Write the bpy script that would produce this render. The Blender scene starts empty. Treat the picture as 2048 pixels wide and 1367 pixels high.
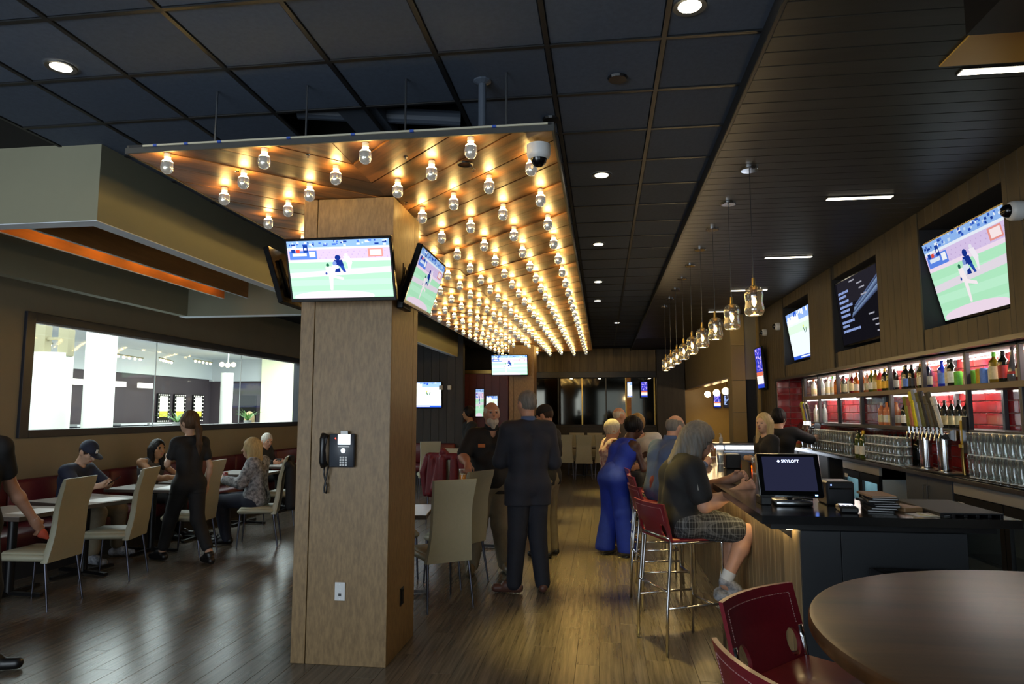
import bpy, math, random
import numpy as np
from mathutils import Vector, Matrix, Euler
random.seed(7)
S = bpy.context.scene
C = S.collection
R = math.radians
# ---------------------------------------------------------------- camera
cam_d = bpy.data.cameras.new('camera'); cam_d.lens = 24.0; cam_d.sensor_width = 36.0
cam_d.clip_start = 0.05; cam_d.clip_end = 200
cam = bpy.data.objects.new('camera', cam_d); C.objects.link(cam)
cam.location = (0, 0, 1.63); cam.rotation_euler = (R(90 + 5.834), 0, R(7.595))
S.camera = cam
# ---------------------------------------------------------------- world, large lights, exposure
W = bpy.data.worlds.new('world'); S.world = W; W.use_nodes = True
W.node_tree.nodes['Background'].inputs[0].default_value = (0.62, 0.72, 0.85, 1)
W.node_tree.nodes['Background'].inputs[1].default_value = 0.6
def area(name, loc, rot, sx, sy, power, col, spread=180):
    d = bpy.data.lights.new(name, 'AREA'); d.shape = 'RECTANGLE'; d.size = sx; d.size_y = sy
    d.energy = power; d.color = col; d.spread = R(spread)
    o = bpy.data.objects.new(name, d); C.objects.link(o); o.location = loc; o.rotation_euler = rot
    return o
# daylight through the shop-front windows behind the photographer
area('daylight_left', (-3.6, -2.35, 1.75), (R(90), 0, 0), 4.6, 2.3, 90, (0.80, 0.90, 1.0))
area('daylight_right', (1.0, -2.35, 1.75), (R(90), 0, 0), 2.6, 2.3, 9, (0.80, 0.90, 1.0))
# the cinema lobby beyond the window is lit by broad ceiling panels
area('lobby_light', (-8.9, 10.5, 3.46), (0, 0, 0), 4.4, 9.0, 380, (0.92, 0.97, 1.0))
area('lobby_light_far', (-9.0, 19.5, 3.46), (0, 0, 0), 4.4, 6.0, 250, (0.92, 0.97, 1.0))
S.view_settings.view_transform = 'Standard'; S.view_settings.look = 'None'
S.view_settings.gamma = 1.0; S.view_settings.use_curve_mapping = False
S.view_settings.exposure = 1.38
try:
    cy = S.cycles
    cy.max_bounces = 6; cy.diffuse_bounces = 3; cy.glossy_bounces = 4; cy.transmission_bounces = 4
    cy.transparent_max_bounces = 24; cy.sample_clamp_indirect = 4.0; cy.caustics_reflective = False
    cy.caustics_refractive = False; cy.use_denoising = True; cy.use_adaptive_sampling = True; cy.adaptive_threshold = .03
except Exception:
    pass
# ---------------------------------------------------------------- materials
def lin(c):
    if isinstance(c, str):
        c = [int(c[i:i + 2], 16) / 255 for i in (0, 2, 4)]
    return tuple((x / 12.92 if x <= .04045 else ((x + .055) / 1.055) ** 2.4) for x in c)
MATS = {}
def M(name, col, rough=.5, metal=0., spec=.5, var=0., scale=8., stretch=(1, 1, 1), bump=0., rnd=0., emit=0., col2=None, coat=0., space='Object', rotz=0.):
    """principled material: base colour, noise between col and col2, random value per object / island, bump"""
    if name in MATS: return MATS[name]
    m = bpy.data.materials.new(name); m.use_nodes = True; MATS[name] = m
    nt = m.node_tree; b = nt.nodes['Principled BSDF']; L = nt.links
    c = lin(col)
    b.inputs['Base Color'].default_value = (*c, 1); b.inputs['Roughness'].default_value = rough
    b.inputs['Metallic'].default_value = metal; b.inputs['Specular IOR Level'].default_value = spec
    b.inputs['Coat Weight'].default_value = coat; b.inputs['Coat Roughness'].default_value = .12
    if emit:
        b.inputs['Emission Color'].default_value = (*c, 1); b.inputs['Emission Strength'].default_value = emit
    out = None
    if var or bump or col2:
        tc = nt.nodes.new('ShaderNodeTexCoord'); mp = nt.nodes.new('ShaderNodeMapping'); n = nt.nodes.new('ShaderNodeTexNoise')
        mp.inputs['Scale'].default_value = stretch; n.inputs['Scale'].default_value = scale; n.inputs['Detail'].default_value = 5; n.inputs['Roughness'].default_value = .62
        src = tc.outputs[space]
        if rotz:
            mr = nt.nodes.new('ShaderNodeMapping'); mr.inputs['Rotation'].default_value = (0, 0, rotz); L.new(src, mr.inputs[0]); src = mr.outputs[0]
        L.new(src, mp.inputs[0]); L.new(mp.outputs[0], n.inputs['Vector'])
        if rnd:
            oi = nt.nodes.new('ShaderNodeObjectInfo'); ad = nt.nodes.new('ShaderNodeVectorMath'); ad.operation = 'ADD'
            ml = nt.nodes.new('ShaderNodeVectorMath'); ml.operation = 'SCALE'; ml.inputs['Scale'].default_value = 40
            cb = nt.nodes.new('ShaderNodeCombineXYZ'); L.new(oi.outputs['Random'], cb.inputs[0]); L.new(oi.outputs['Random'], cb.inputs[2])
            L.new(cb.outputs[0], ml.inputs[0]); L.new(mp.outputs[0], ad.inputs[0]); L.new(ml.outputs[0], ad.inputs[1]); L.new(ad.outputs[0], n.inputs['Vector'])
        if col2 or var:
            c2 = lin(col2) if col2 else tuple(x * (1 - var) for x in c)
            mx = nt.nodes.new('ShaderNodeMix'); mx.data_type = 'RGBA'
            rp = nt.nodes.new('ShaderNodeMapRange'); rp.inputs[1].default_value = .35; rp.inputs[2].default_value = .68
            L.new(n.outputs[0], rp.inputs[0]); L.new(rp.outputs[0], mx.inputs['Factor'])
            mx.inputs['A'].default_value = (*c, 1); mx.inputs['B'].default_value = (*c2, 1); out = mx.outputs['Result']
        if bump:
            bp = nt.nodes.new('ShaderNodeBump'); bp.inputs['Strength'].default_value = bump; bp.inputs['Distance'].default_value = .01
            L.new(n.outputs[0], bp.inputs['Height']); L.new(bp.outputs[0], b.inputs['Normal'])
    if rnd:
        oi = nt.nodes.new('ShaderNodeObjectInfo'); gi = nt.nodes.new('ShaderNodeNewGeometry'); ad = nt.nodes.new('ShaderNodeMath'); ad.operation = 'ADD'
        fr = nt.nodes.new('ShaderNodeMath'); fr.operation = 'FRACT'
        L.new(oi.outputs['Random'], ad.inputs[0]); L.new(gi.outputs['Random Per Island'], ad.inputs[1]); L.new(ad.outputs[0], fr.inputs[0])
        rg = nt.nodes.new('ShaderNodeMapRange'); rg.inputs[3].default_value = 1 - rnd; rg.inputs[4].default_value = 1 + rnd
        L.new(fr.outputs[0], rg.inputs[0])
        hs = nt.nodes.new('ShaderNodeHueSaturation'); L.new(rg.outputs[0], hs.inputs['Value'])
        if out: L.new(out, hs.inputs['Color'])
        else: hs.inputs['Color'].default_value = (*c, 1)
        out = hs.outputs[0]
    if out: L.new(out, b.inputs['Base Color'])
    return m
def E(name, col, strength):
    if name in MATS: return MATS[name]
    m = bpy.data.materials.new(name); m.use_nodes = True; MATS[name] = m
    nt = m.node_tree; nt.nodes.clear()
    e = nt.nodes.new('ShaderNodeEmission'); o = nt.nodes.new('ShaderNodeOutputMaterial')
    e.inputs[0].default_value = (*lin(col), 1); e.inputs[1].default_value = strength; nt.links.new(e.outputs[0], o.inputs[0])
    if strength < 3: m.cycles.emission_sampling = 'NONE'
    return m
def G(name, tint='ffffff', refl=.08, rough=.03, top=.75, frost=0.):
    """thin clear glass: transparent with fresnel reflection"""
    if name in MATS: return MATS[name]
    m = bpy.data.materials.new(name); m.use_nodes = True; MATS[name] = m
    nt = m.node_tree; nt.nodes.clear(); L = nt.links
    t = nt.nodes.new('ShaderNodeBsdfTransparent'); g = nt.nodes.new('ShaderNodeBsdfGlossy'); mx = nt.nodes.new('ShaderNodeMixShader')
    lw = nt.nodes.new('ShaderNodeLayerWeight'); mr = nt.nodes.new('ShaderNodeMapRange'); o = nt.nodes.new('ShaderNodeOutputMaterial')
    t.inputs[0].default_value = (*lin(tint), 1); g.inputs[0].default_value = (.9, .93, .95, 1); g.inputs[1].default_value = rough
    lw.inputs[0].default_value = .35; mr.inputs[3].default_value = refl; mr.inputs[4].default_value = min(1, refl + top)
    L.new(lw.outputs['Facing'], mr.inputs[0]); L.new(mr.outputs[0], mx.inputs[0]); L.new(t.outputs[0], mx.inputs[1]); L.new(g.outputs[0], mx.inputs[2]); res = mx
    if frost:
        df = nt.nodes.new('ShaderNodeBsdfDiffuse'); m2 = nt.nodes.new('ShaderNodeMixShader'); m2.inputs[0].default_value = frost; df.inputs[0].default_value = (.85, .88, .86, 1)
        L.new(mx.outputs[0], m2.inputs[1]); L.new(df.outputs[0], m2.inputs[2]); res = m2
    L.new(res.outputs[0], o.inputs[0])
    return m
# ---------------------------------------------------------------- mesh helpers
class MB:
    def __init__(s): s.v = []; s.f = []; s.m = []; s.T = None
    def _add(s, vs, fs, mi=0):
        b = len(s.v)
        if s.T is not None: vs = [tuple(s.T @ Vector(v)) for v in vs]
        s.v += [tuple(v) for v in vs]; s.f += [tuple(b + i for i in f) for f in fs]; s.m += [mi] * len(fs)
    def box(s, a, b, mi=0):
        x0, y0, z0 = [min(p, q) for p, q in zip(a, b)]; x1, y1, z1 = [max(p, q) for p, q in zip(a, b)]
        s._add([(x0, y0, z0), (x1, y0, z0), (x1, y1, z0), (x0, y1, z0), (x0, y0, z1), (x1, y0, z1), (x1, y1, z1), (x0, y1, z1)],
               [(0, 3, 2, 1), (4, 5, 6, 7), (0, 1, 5, 4), (1, 2, 6, 5), (2, 3, 7, 6), (3, 0, 4, 7)], mi); return s
    def rbox(s, a, b, r=.01, mi=0):
        """box with chamfered edges"""
        lo = [min(p, q) for p, q in zip(a, b)]; hi = [max(p, q) for p, q in zip(a, b)]
        r = min(r, *[(h - l) * .49 for h, l in zip(hi, lo)])
        vs = []; ix = {}
        for sx in (0, 1):
            for sy in (0, 1):
                for sz in (0, 1):
                    c = [(lo, hi)[q][i] for i, q in enumerate((sx, sy, sz))]; d = [r if q == 0 else -r for q in (sx, sy, sz)]
                    for ax in range(3):
                        p = [c[i] + (0 if i == ax else d[i]) for i in range(3)]
                        ix[(sx, sy, sz, ax)] = len(vs); vs.append(p)
        fs = []
        def quad(k, ax):
            fs.append([ix[(*q, ax)] for q in k])
        for sx in (0, 1):
            q = [(sx, 0, 0), (sx, 1, 0), (sx, 1, 1), (sx, 0, 1)]; quad(q if sx else q[::-1], 0)
            q = [(0, sx, 0), (0, sx, 1), (1, sx, 1), (1, sx, 0)]; quad(q if sx else q[::-1], 1)
            q = [(0, 0, sx), (1, 0, sx), (1, 1, sx), (0, 1, sx)]; quad(q if sx else q[::-1], 2)
        for ax in range(3):
            o = [i for i in range(3) if i != ax]
            for p in (0, 1):
                for q in (0, 1):
                    def K(t): k = [0, 0, 0]; k[o[0]] = p; k[o[1]] = q; k[ax] = t; return tuple(k)
                    f = [ix[(*K(0), o[0])], ix[(*K(1), o[0])], ix[(*K(1), o[1])], ix[(*K(0), o[1])]]
                    fs.append(f if (p ^ q) ^ (ax == 1) else f[::-1])
        for k in [(a_, b_, c_) for a_ in (0, 1) for b_ in (0, 1) for c_ in (0, 1)]:
            f = [ix[(*k, 0)], ix[(*k, 1)], ix[(*k, 2)]]; fs.append(f if sum(k) % 2 else f[::-1])
        s._add(vs, fs, mi); return s
    def cyl(s, p0, p1, r0, r1=None, n=12, mi=0, cap=True):
        r1 = r0 if r1 is None else r1; p0 = Vector(p0); p1 = Vector(p1); d = (p1 - p0).normalized()
        a = d.orthogonal().normalized(); b = d.cross(a); vs = []
        for p, r in ((p0, r0), (p1, r1)):
            for i in range(n):
                t = 2 * math.pi * i / n; vs.append(p + a * (r * math.cos(t)) + b * (r * math.sin(t)))
        fs = [(i, (i + 1) % n, n + (i + 1) % n, n + i) for i in range(n)]
        if cap: fs += [tuple(range(n - 1, -1, -1)), tuple(range(n, 2 * n))]
        s._add(vs, fs, mi); return s
    def tube(s, pts, r, n=8, mi=0, closed=False):
        pts = [Vector(p) for p in pts]; k = len(pts); vs = []; up = None
        for i, p in enumerate(pts):
            d = (pts[(i + 1) % k] - pts[i - 1]) if closed else (pts[min(i + 1, k - 1)] - pts[max(i - 1, 0)])
            d.normalize()
            if up is None: up = d.orthogonal().normalized()
            up = (up - d * up.dot(d)); up = up.normalized() if up.length > 1e-6 else d.orthogonal().normalized()
            w = d.cross(up); rr = r[i] if hasattr(r, '__len__') else r
            vs += [p + up * (rr * math.cos(2 * math.pi * j / n)) + w * (rr * math.sin(2 * math.pi * j / n)) for j in range(n)]
        fs = []
        for i in range(k if closed else k - 1):
            a = i * n; b = ((i + 1) % k) * n
            fs += [(a + j, a + (j + 1) % n, b + (j + 1) % n, b + j) for j in range(n)]
        if not closed: fs += [tuple(range(n - 1, -1, -1)), tuple((k - 1) * n + j for j in range(n))]
        s._add(vs, fs, mi); return s
    def lathe(s, prof, n=16, c=(0, 0, 0), mi=0, mis=None):
        """profile (r,z) turned round the z axis at c"""
        vs = []; fs = []; ms = []
        for r, z in prof:
            vs += [(c[0] + max(r, 1e-5) * math.cos(2 * math.pi * j / n), c[1] + max(r, 1e-5) * math.sin(2 * math.pi * j / n), c[2] + z) for j in range(n)]
        for i in range(len(prof) - 1):
            fs += [(i * n + j, i * n + (j + 1) % n, (i + 1) * n + (j + 1) % n, (i + 1) * n + j) for j in range(n)]
            ms += [mis[i] if mis else mi] * n
        b = len(s.m); s._add(vs, fs, mi); s.m[b:] = ms; return s
    def ball(s, c, r, n=12, k=8, mi=0):
        rx, ry, rz = r if hasattr(r, '__len__') else (r, r, r)
        vs = []; fs = []
        for i in range(k + 1):
            t = math.pi * i / k
            vs += [(c[0] + rx * math.sin(t) * math.cos(2 * math.pi * j / n), c[1] + ry * math.sin(t) * math.sin(2 * math.pi * j / n), c[2] - rz * math.cos(t)) for j in range(n)]
        for i in range(k):
            fs += [(i * n + j, i * n + (j + 1) % n, (i + 1) * n + (j + 1) % n, (i + 1) * n + j) for j in range(n)]
        s._add(vs, fs, mi); return s
    def poly(s, pts, mi=0): s._add(pts, [tuple(range(len(pts)))], mi); return s
    def prism(s, pts, d, mi=0):
        """planar polygon pushed along vector d"""
        n = len(pts); d = Vector(d); a = [Vector(p) for p in pts]
        s._add(a + [p + d for p in a], [tuple(range(n - 1, -1, -1)), tuple(range(n, 2 * n))] + [(i, (i + 1) % n, n + (i + 1) % n, n + i) for i in range(n)], mi); return s
    def mesh(s, name, mats, smooth=False):
        me = bpy.data.meshes.new(name); me.from_pydata(s.v, [], s.f)
        for m in (mats if isinstance(mats, (list, tuple)) else [mats]): me.materials.append(MATS[m] if isinstance(m, str) else m)
        if any(s.m): me.polygons.foreach_set('material_index', s.m)
        if smooth:
            me.polygons.foreach_set('use_smooth', [True] * len(s.f))
            if smooth != 'all':
                try: me.set_sharp_from_angle(angle=R(smooth if smooth is not True else 40))
                except Exception: pass
        me.update(); return me
    def build(s, name, mats, parent=None, loc=(0, 0, 0), rot=(0, 0, 0), smooth=False):
        return ob(name, s.mesh(name, mats, smooth), parent, loc, rot)
def ob(name, data, parent=None, loc=(0, 0, 0), rot=(0, 0, 0), scale=None):
    o = bpy.data.objects.new(name, data); C.objects.link(o); o.location = loc; o.rotation_euler = rot
    if scale is not None: o.scale = scale
    if parent: o.parent = parent
    return o
def tag(o, label=None, cat=None, group=None, kind=None):
    if label: o['label'] = label
    if cat: o['category'] = cat
    if group: o['group'] = group
    if kind: o['kind'] = kind
    return o
def thing(name, label, cat, loc=(0, 0, 0), rz=0, group=None):
    o = ob(name, None, None, loc, (0, 0, R(rz))); o.empty_display_size = .1
    return tag(o, label, cat, group)
def dup(o, parent=None, loc=None, rz=None, label=None, group=None):
    c = o.copy(); C.objects.link(c); c.parent = parent
    if parent is None:
        if loc is not None: c.location = loc
        if rz is not None: c.rotation_euler = (0, 0, R(rz))
        if label: c['label'] = label
        if group: c['group'] = group
    for ch in list(KIDS.get(o.name, ())): dup(ch, c)
    return c
KIDS = {}
def kids(root):
    """remember the children of a prototype so that copies need no scene update"""
    for o in list(C.objects):
        if o.parent is not None: KIDS.setdefault(o.parent.name, [])
    for o in list(C.objects):
        if o.parent is not None and o not in KIDS[o.parent.name]: KIDS[o.parent.name].append(o)
def struct(o, label, cat='structure'): return tag(o, label, cat, kind='structure')
def quadpatch(mb, c, u, v, mi=0):
    """flat quad centred at c with half vectors u and v"""
    c, u, v = Vector(c), Vector(u), Vector(v); mb.poly([c - u - v, c + u - v, c + u + v, c - u + v], mi)
def text_mesh(body, size, name='lettering'):
    cu = bpy.data.curves.new(name, 'FONT'); cu.body = body; cu.size = size; cu.align_x = 'CENTER'; cu.align_y = 'CENTER'; cu.extrude = .0004
    o = bpy.data.objects.new(name, cu); C.objects.link(o)
    me = bpy.data.meshes.new_from_object(o.evaluated_get(bpy.context.evaluated_depsgraph_get()))
    bpy.data.objects.remove(o); bpy.data.curves.remove(cu); return me
# shared materials
M('dark_paint', '1e1f22', .75, var=.15, scale=3); M('tile_black', '465162', .85, var=.18, scale=40, bump=.05, rnd=.12)
M('grid_black', '1a1b1d', .5); M('plenum', '0c0c0c', .9); M('taupe_wall', '837861', .8, var=.08, scale=2.5)
M('bulkhead', '87856f', .75, var=.05, scale=2); M('white_strip', 'dde4ec', .6)
M('cedar', 'd0904e', .55, col2='a06a38', scale=5, stretch=(1, .12, 1), bump=.05)
M('floor_plank', '6f675b', .27, col2='4a443c', scale=24, stretch=(1.8, .07, 1), bump=.05, rnd=.09, spec=.5)
M('floor_base', '1b1714', .6)
for sd_ in (-1, 1): M('marquee_wood_%d' % sd_, '80552f', .40, col2='2e1b0d', scale=9, stretch=(.14, 1, 1), bump=.4, rnd=.5, rotz=sd_ * math.pi / 4)
M('dark_wood', '2f2a26', .55, col2='201c1a', scale=9, stretch=(1, 1, .12), bump=.1, rnd=.18)
M('soffit_wood', '33312c', .45, col2='272521', scale=9, stretch=(.12, 1, 1), bump=.08, rnd=.15)
M('header_wood_lit', '8a7448', .5, col2='665432', scale=7, stretch=(1, 1, .1), bump=.06, rnd=.14)  # lighter wall wood: the marquee's gold light is put into the colour
M('wall_wood', '44381f', .6, col2='2f2615', scale=7, stretch=(1, 1, .1), bump=.06, rnd=.14)
M('bar_wood', '8a7656', .5, col2='5f5038', scale=10, stretch=(1, 1, .08), bump=.08, rnd=.22)
M('column_lam', '8a6f48', .5, col2='6d5533', scale=60, stretch=(1, 1, .25), bump=.03)
M('seam', '1a140e', .8); M('black_metal', '121214', .35, metal=.3); M('black_plastic', '101114', .35); M('black_gloss', '08090b', .12)
M('chrome', 'd8d8da', .12, metal=1.); M('steel', 'a9abae', .28, metal=1., var=.2, scale=30, stretch=(1, 1, .05)); M('dark_metal', '5a5b66', .3, metal=1.)
M('cream_leather', 'aaa891', .48, var=.06, scale=30, bump=.03); M('red_leather', '6e1522', .38, var=.15, scale=60, bump=.04, coat=.1)
M('banquette_red', '5c1c22', .45, var=.15, scale=30, bump=.03); M('red_tile', '8e1f22', .1, var=.3, scale=9, bump=.22, rnd=.16, coat=.4)
M('grout', 'b9a79c', .8); M('white_plastic', 'cfd0cf', .4); M('rubber', '17181a', .7)
M('table_top', 'c2c4c2', .2, var=.06, scale=20); M('table_edge', '4a4038', .5); M('counter_black', '191a1c', .16, var=.3, scale=90, spec=.6)
M('round_wood', '57381d', .36, col2='2f1c0d', scale=7, stretch=(.12, 1, 1), spec=.3, bump=.04); M('steel_bright', 'b4b4b0', .32, metal=.4); M('cabinet_grey', '4a525e', .45, var=.06); M('wine_glass_dark', '0c120c', .08, spec=.7)
M('white_wall', 'd9dde0', .8); M('lobby_brown', '4d4248', .7); M('lobby_floor', '9aa0a6', .3); M('lobby_column', 'dcdcd0', .6, emit=.04)
M('brass', '9c8148', .3, metal=1.); M('gold_panel', '93783f', .4, var=.1, scale=3, rnd=.1); M('orange_leather', '7c2a1a', .5)
G('clear_glass', 'f2f6f6', .05); G('window_glass', 'eef4f2', .01, .03, .06); G('lamp_glass', '8e887c', .16, .06, .6, .05); G('drink_glass', 'f4f6f4', .06, .06, .8, .03); M('glass_rim', 'e2e8e6', .12, spec=.9)
M('mirror_dark', '3c3a34', .05, metal=1.)
E('bulb_glow', 'ffd078', 44); M('mirror_glass', 'd9d6cc', .16, metal=1., emit=.10); E('lamp_white', 'fff2d2', 14); E('linear_white', 'fff4da', 4.5); E('filament', 'ffb860', 60); E('globe_glow', 'ffd9a0', 14)  # mirrored bulb caps: faint emission stands in for bright reflections
E('led_white', 'fff0e6', 26); E('led_bar', 'e8f2ff', 6); E('underbar', 'ffdf9c', 7); E('cove', 'ffb048', 30)
# ================================================================ STRUCTURE
XL, XR, YF, YB = -6.3, 2.75, -2.5, 19.8
# ---- floor with its planks
fl = struct(MB().box((XL - .2, YF - .2, -.12), (3.7, 24.5, -.012)).build('floor', 'floor_base'), 'brown wood plank floor running towards the back wall', 'floor')
PW, PL = .152, 1.22
pm = MB().rbox((0, 0, -.012), (PW - .0015, PL - .0015, 0), .0013).mesh('plank', 'floor_plank')
far = MB(); cells = []
for i in range(int((3.6 - XL) / PW)):
    x = XL + .02 + i * PW; off = (i * .37 % 1) * PL
    for j in range(-3, 19):
        y = j * PL + off - PL
        if y < YF or y > YB: continue
        vis = -5.9 < x < 1.05 and 3.0 < y < 7.6 and (x + .0) > -.75 * y - .3
        cells.append((x, y, vis))
nv = 0
for x, y, vis in cells:
    if vis and nv < 298: ob('plank', pm, fl, (x, y, 0)); nv += 1
    else: far.rbox((x, y, -.012), (x + PW - .0015, y + PL - .0015, 0), .0013)
tag(far.build('plank_field', 'floor_plank', fl), kind='stuff')
# ---- tiled ceiling
mb = MB().box((XL, YF, 3.62), (3.3, YB, 3.7)).box((XL, YF, 3.46), (-3.72, 4.1, 3.62)).box((XL, 4.1, 3.46), (-3.5, YB, 3.62))
mb.box((-3.5, YF, 3.46), (.8, 1.6, 3.62)).box((-3.72, 1.6, 3.455), (-3.40, 4.1, 3.5))
ce = struct(mb.build('ceiling', 'plenum'), 'black suspended tile ceiling with open bays over the marquee', 'ceiling')
TX, TY = .573, .545
xs = [-.255 + k * TX for k in range(-6, 2)] + [.80]; ys = [2.70 + k * TY for k in range(-2, 32)]
tm = MB().rbox((.013, .013, 0), (TX - .013, TY - .013, .014), .006).mesh('ceiling_tile', 'tile_black')
for i in range(len(xs) - 1):
    for j in range(len(ys) - 1):
        if ys[j] > 18.9: continue
        if j == 4 and i in (3, 4): continue              # missing tiles above the marquee
        o = ob('ceiling_tile', tm, ce, (xs[i], ys[j], 3.452))
        if i == len(xs) - 2: o.scale.x = (xs[i + 1] - xs[i]) / TX
gx = MB().box((-.012, ys[0], 3.446), (.012, 19.0, 3.458)).mesh('grid_bar', 'grid_black')
for x in xs: ob('grid_bar', gx, ce, (x, 0, 0))
gy = MB().box((xs[0], -.012, 3.4465), (.80, .012, 3.4575)).mesh('grid_bar', 'grid_black')
for y in ys: ob('grid_bar', gy, ce, (0, y, 0))
b = MB().box((-1.6, 3.85, 3.47), (-1.35, 4.3, 3.6)).cyl((-1.9, 3.95, 3.53), (-.9, 4.2, 3.53), .05).build('duct', 'cabinet_grey', ce)
for (x, y) in ((-2.35, 4.62), (-.30, 4.1), (.1, 3.62)):
    MB().lathe([(0, 0), (.05, 0), (.055, .012), (0, .014)], 14, (x, y, 3.438)).build('sprinkler_cover', 'black_plastic', ce)
# ---- lower plank ceiling over the bar
so = struct(MB().box((.80, YF, 3.386), (3.3, YB, 3.62)).build('ceiling_bar', 'dark_paint'), 'dark plank ceiling over the bar, a step lower than the tiles', 'ceiling')
bm_ = MB().rbox((.80, .002, 3.368), (2.748, .138, 3.3855), .003).mesh('board', 'soffit_wood')
for k in range(104): ob('board', bm_, so, (0, 1.9 + k * .14, 0))
MB().rbox((.778, 1.6, 3.36), (.80, YB, 3.45), .004).build('edge_trim', 'grid_black', so)
mb = MB().box((1.52, 1.7, 3.19), (2.9, 2.93, 3.366))
struct(mb.build('trim_1', 'black_plastic'), 'black boxed duct under the bar ceiling at the right edge', 'duct box')
mb = MB().rbox((1.70, 2.94, 3.358), (2.6, 3.54, 3.3675), .002)
M('mustard', 'd8a444', .35); struct(mb.build('gold_light_patch', 'mustard'), 'patch of gold light painted on the bar ceiling behind the black duct box', 'ceiling panel')  # gold light on the ceiling, painted as a flat coloured patch
# ---- left wall with the lobby window
WY0, WY1, WZ0, WZ1 = 6.70, 13.75, 1.385, 2.695
mb = MB(); x0, x1 = XL - .16, XL
mb.box((x0, YF, 0), (x1, WY0, 3.62)).box((x0, WY1, 0), (x1, YB, 3.62)).box((x0, WY0, 0), (x1, WY1, WZ0)).box((x0, WY0, WZ1), (x1, WY1, 3.62))
struct(mb.build('wall_left', 'taupe_wall'), 'taupe painted wall with the long lobby window above the banquette', 'wall')
wn = struct(thing('window_1', '', 'window'), 'long black framed interior window looking into the bright lobby', 'window')
M('win_frame', '26282f', .3)
mb = MB(); fw = .095
mb.rbox((x0 - .01, WY0 - .03, WZ0 - .04), (x1 + .035, WY0 + fw, WZ1 + .04), .004).rbox((x0 - .01, WY1 - fw, WZ0 - .04), (x1 + .035, WY1 + .03, WZ1 + .04), .004)
mb.rbox((x0 - .01, WY0 + fw, WZ0 - .04), (x1 + .035, WY1 - fw, WZ0 + .045), .004).rbox((x0 - .01, WY0 + fw, WZ1 - .055), (x1 + .035, WY1 - fw, WZ1 + .04), .004)
mb.build('window_frame', 'win_frame', wn)
M('win_bead', '6b7078', .4)
MB().box((XL - .06, WY0 + fw, WZ1 - .075), (XL + .01, WY1 - fw, WZ1 - .055)).build('glazing_bead', 'win_bead', wn)
for ya, yb in ((WY0 + fw, 9.05), (9.058, 11.38), (11.388, WY1 - fw)):
    MB().box((XL - .09, ya, WZ0 + .045), (XL - .08, yb, WZ1 - .075)).build('pane', 'window_glass', wn)
    if yb < 13: MB().box((XL - .092, yb, WZ0 + .045), (XL - .078, yb + .008, WZ1 - .075)).build('glass_joint', 'white_plastic', wn)
# ---- wood end wall on the left, back wall, right side
we = struct(MB().box((XL, 15.72, 0), (-3.25, 15.9, 3.62)).build('wall_left_back', 'dark_paint'), 'black stained board wall behind the far banquette', 'wall')
bm_ = MB().rbox((.002, 15.70, 0), (.188, 15.719, 3.46), .003).mesh('board', 'dark_wood')
for k in range(16): ob('board', bm_, we, (XL + .01 + k * .19, 0, 0))
wb = struct(MB().box((XL, YB, 0), (2.24, YB + .2, 3.62)).build('wall_back', 'dark_paint'), 'dark back wall with mirrored panels and a plank header', 'wall')
hb = MB().rbox((.002, YB - .06, 2.77), (.238, YB - .04, 3.44), .003).mesh('header_board', 'header_wood_lit')
for k in range(17): ob('header_board', hb, wb, (-2.1 + k * .24, 0, 0))
MB().rbox((-2.15, YB - .16, 2.60), (2.3, YB, 2.77), .006).build('beam', 'black_metal', wb)
MB().rbox((-2.15, YB - .10, 0), (2.3, YB, 1.24), .01).rbox((-2.15, YB - .14, 1.20), (2.3, YB, 1.26), .006).build('dado', 'dark_wood', wb)
for k, (xa, xb) in enumerate(((-1.95, -1.30), (-1.26, -.62), (-.58, .06), (.10, .62), (.78, 1.12), (1.16, 1.42))):
    MB().box((xa, YB - .03, 1.27), (xb, YB - .02, 2.58)).build('mirror_pane', 'mirror_dark', wb)
    MB().box((xb, YB - .07, 1.26), (xb + .035, YB - .015, 2.6)).build('mullion', 'brass' if k in (1, 5, 3) else 'black_metal', wb)
MB().rbox((.66, YB - .12, 1.26), (.78, YB, 2.6), .004).build('pilaster', 'cedar', wb)
MB().rbox((1.48, YB - .45, 0), (2.24, YB, 3.37), .006).build('pier', 'dark_wood', wb)
mb = MB().box((-3.25, YB - .08, 0), (-2.2, YB, 2.75)); o = mb.build('tile_panel', 'orange_leather', wb)
wa = struct(MB().box((-3.7, 17.6, 0), (-2.45, 17.7, 2.72)).build('wall_alcove', 'banquette_red'), 'dark red leather clad partition behind the server', 'wall')
for k in range(6): MB().rbox((-3.69 + k * .205, 17.585, .3), (-3.49 + k * .205, 17.6, 2.6), .004).build('panel', 'banquette_red', wa)
MB().rbox((-3.7, 17.57, 2.62), (-2.45, 17.6, 2.72), .004).build('top_rail', 'brass', wa)
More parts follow.
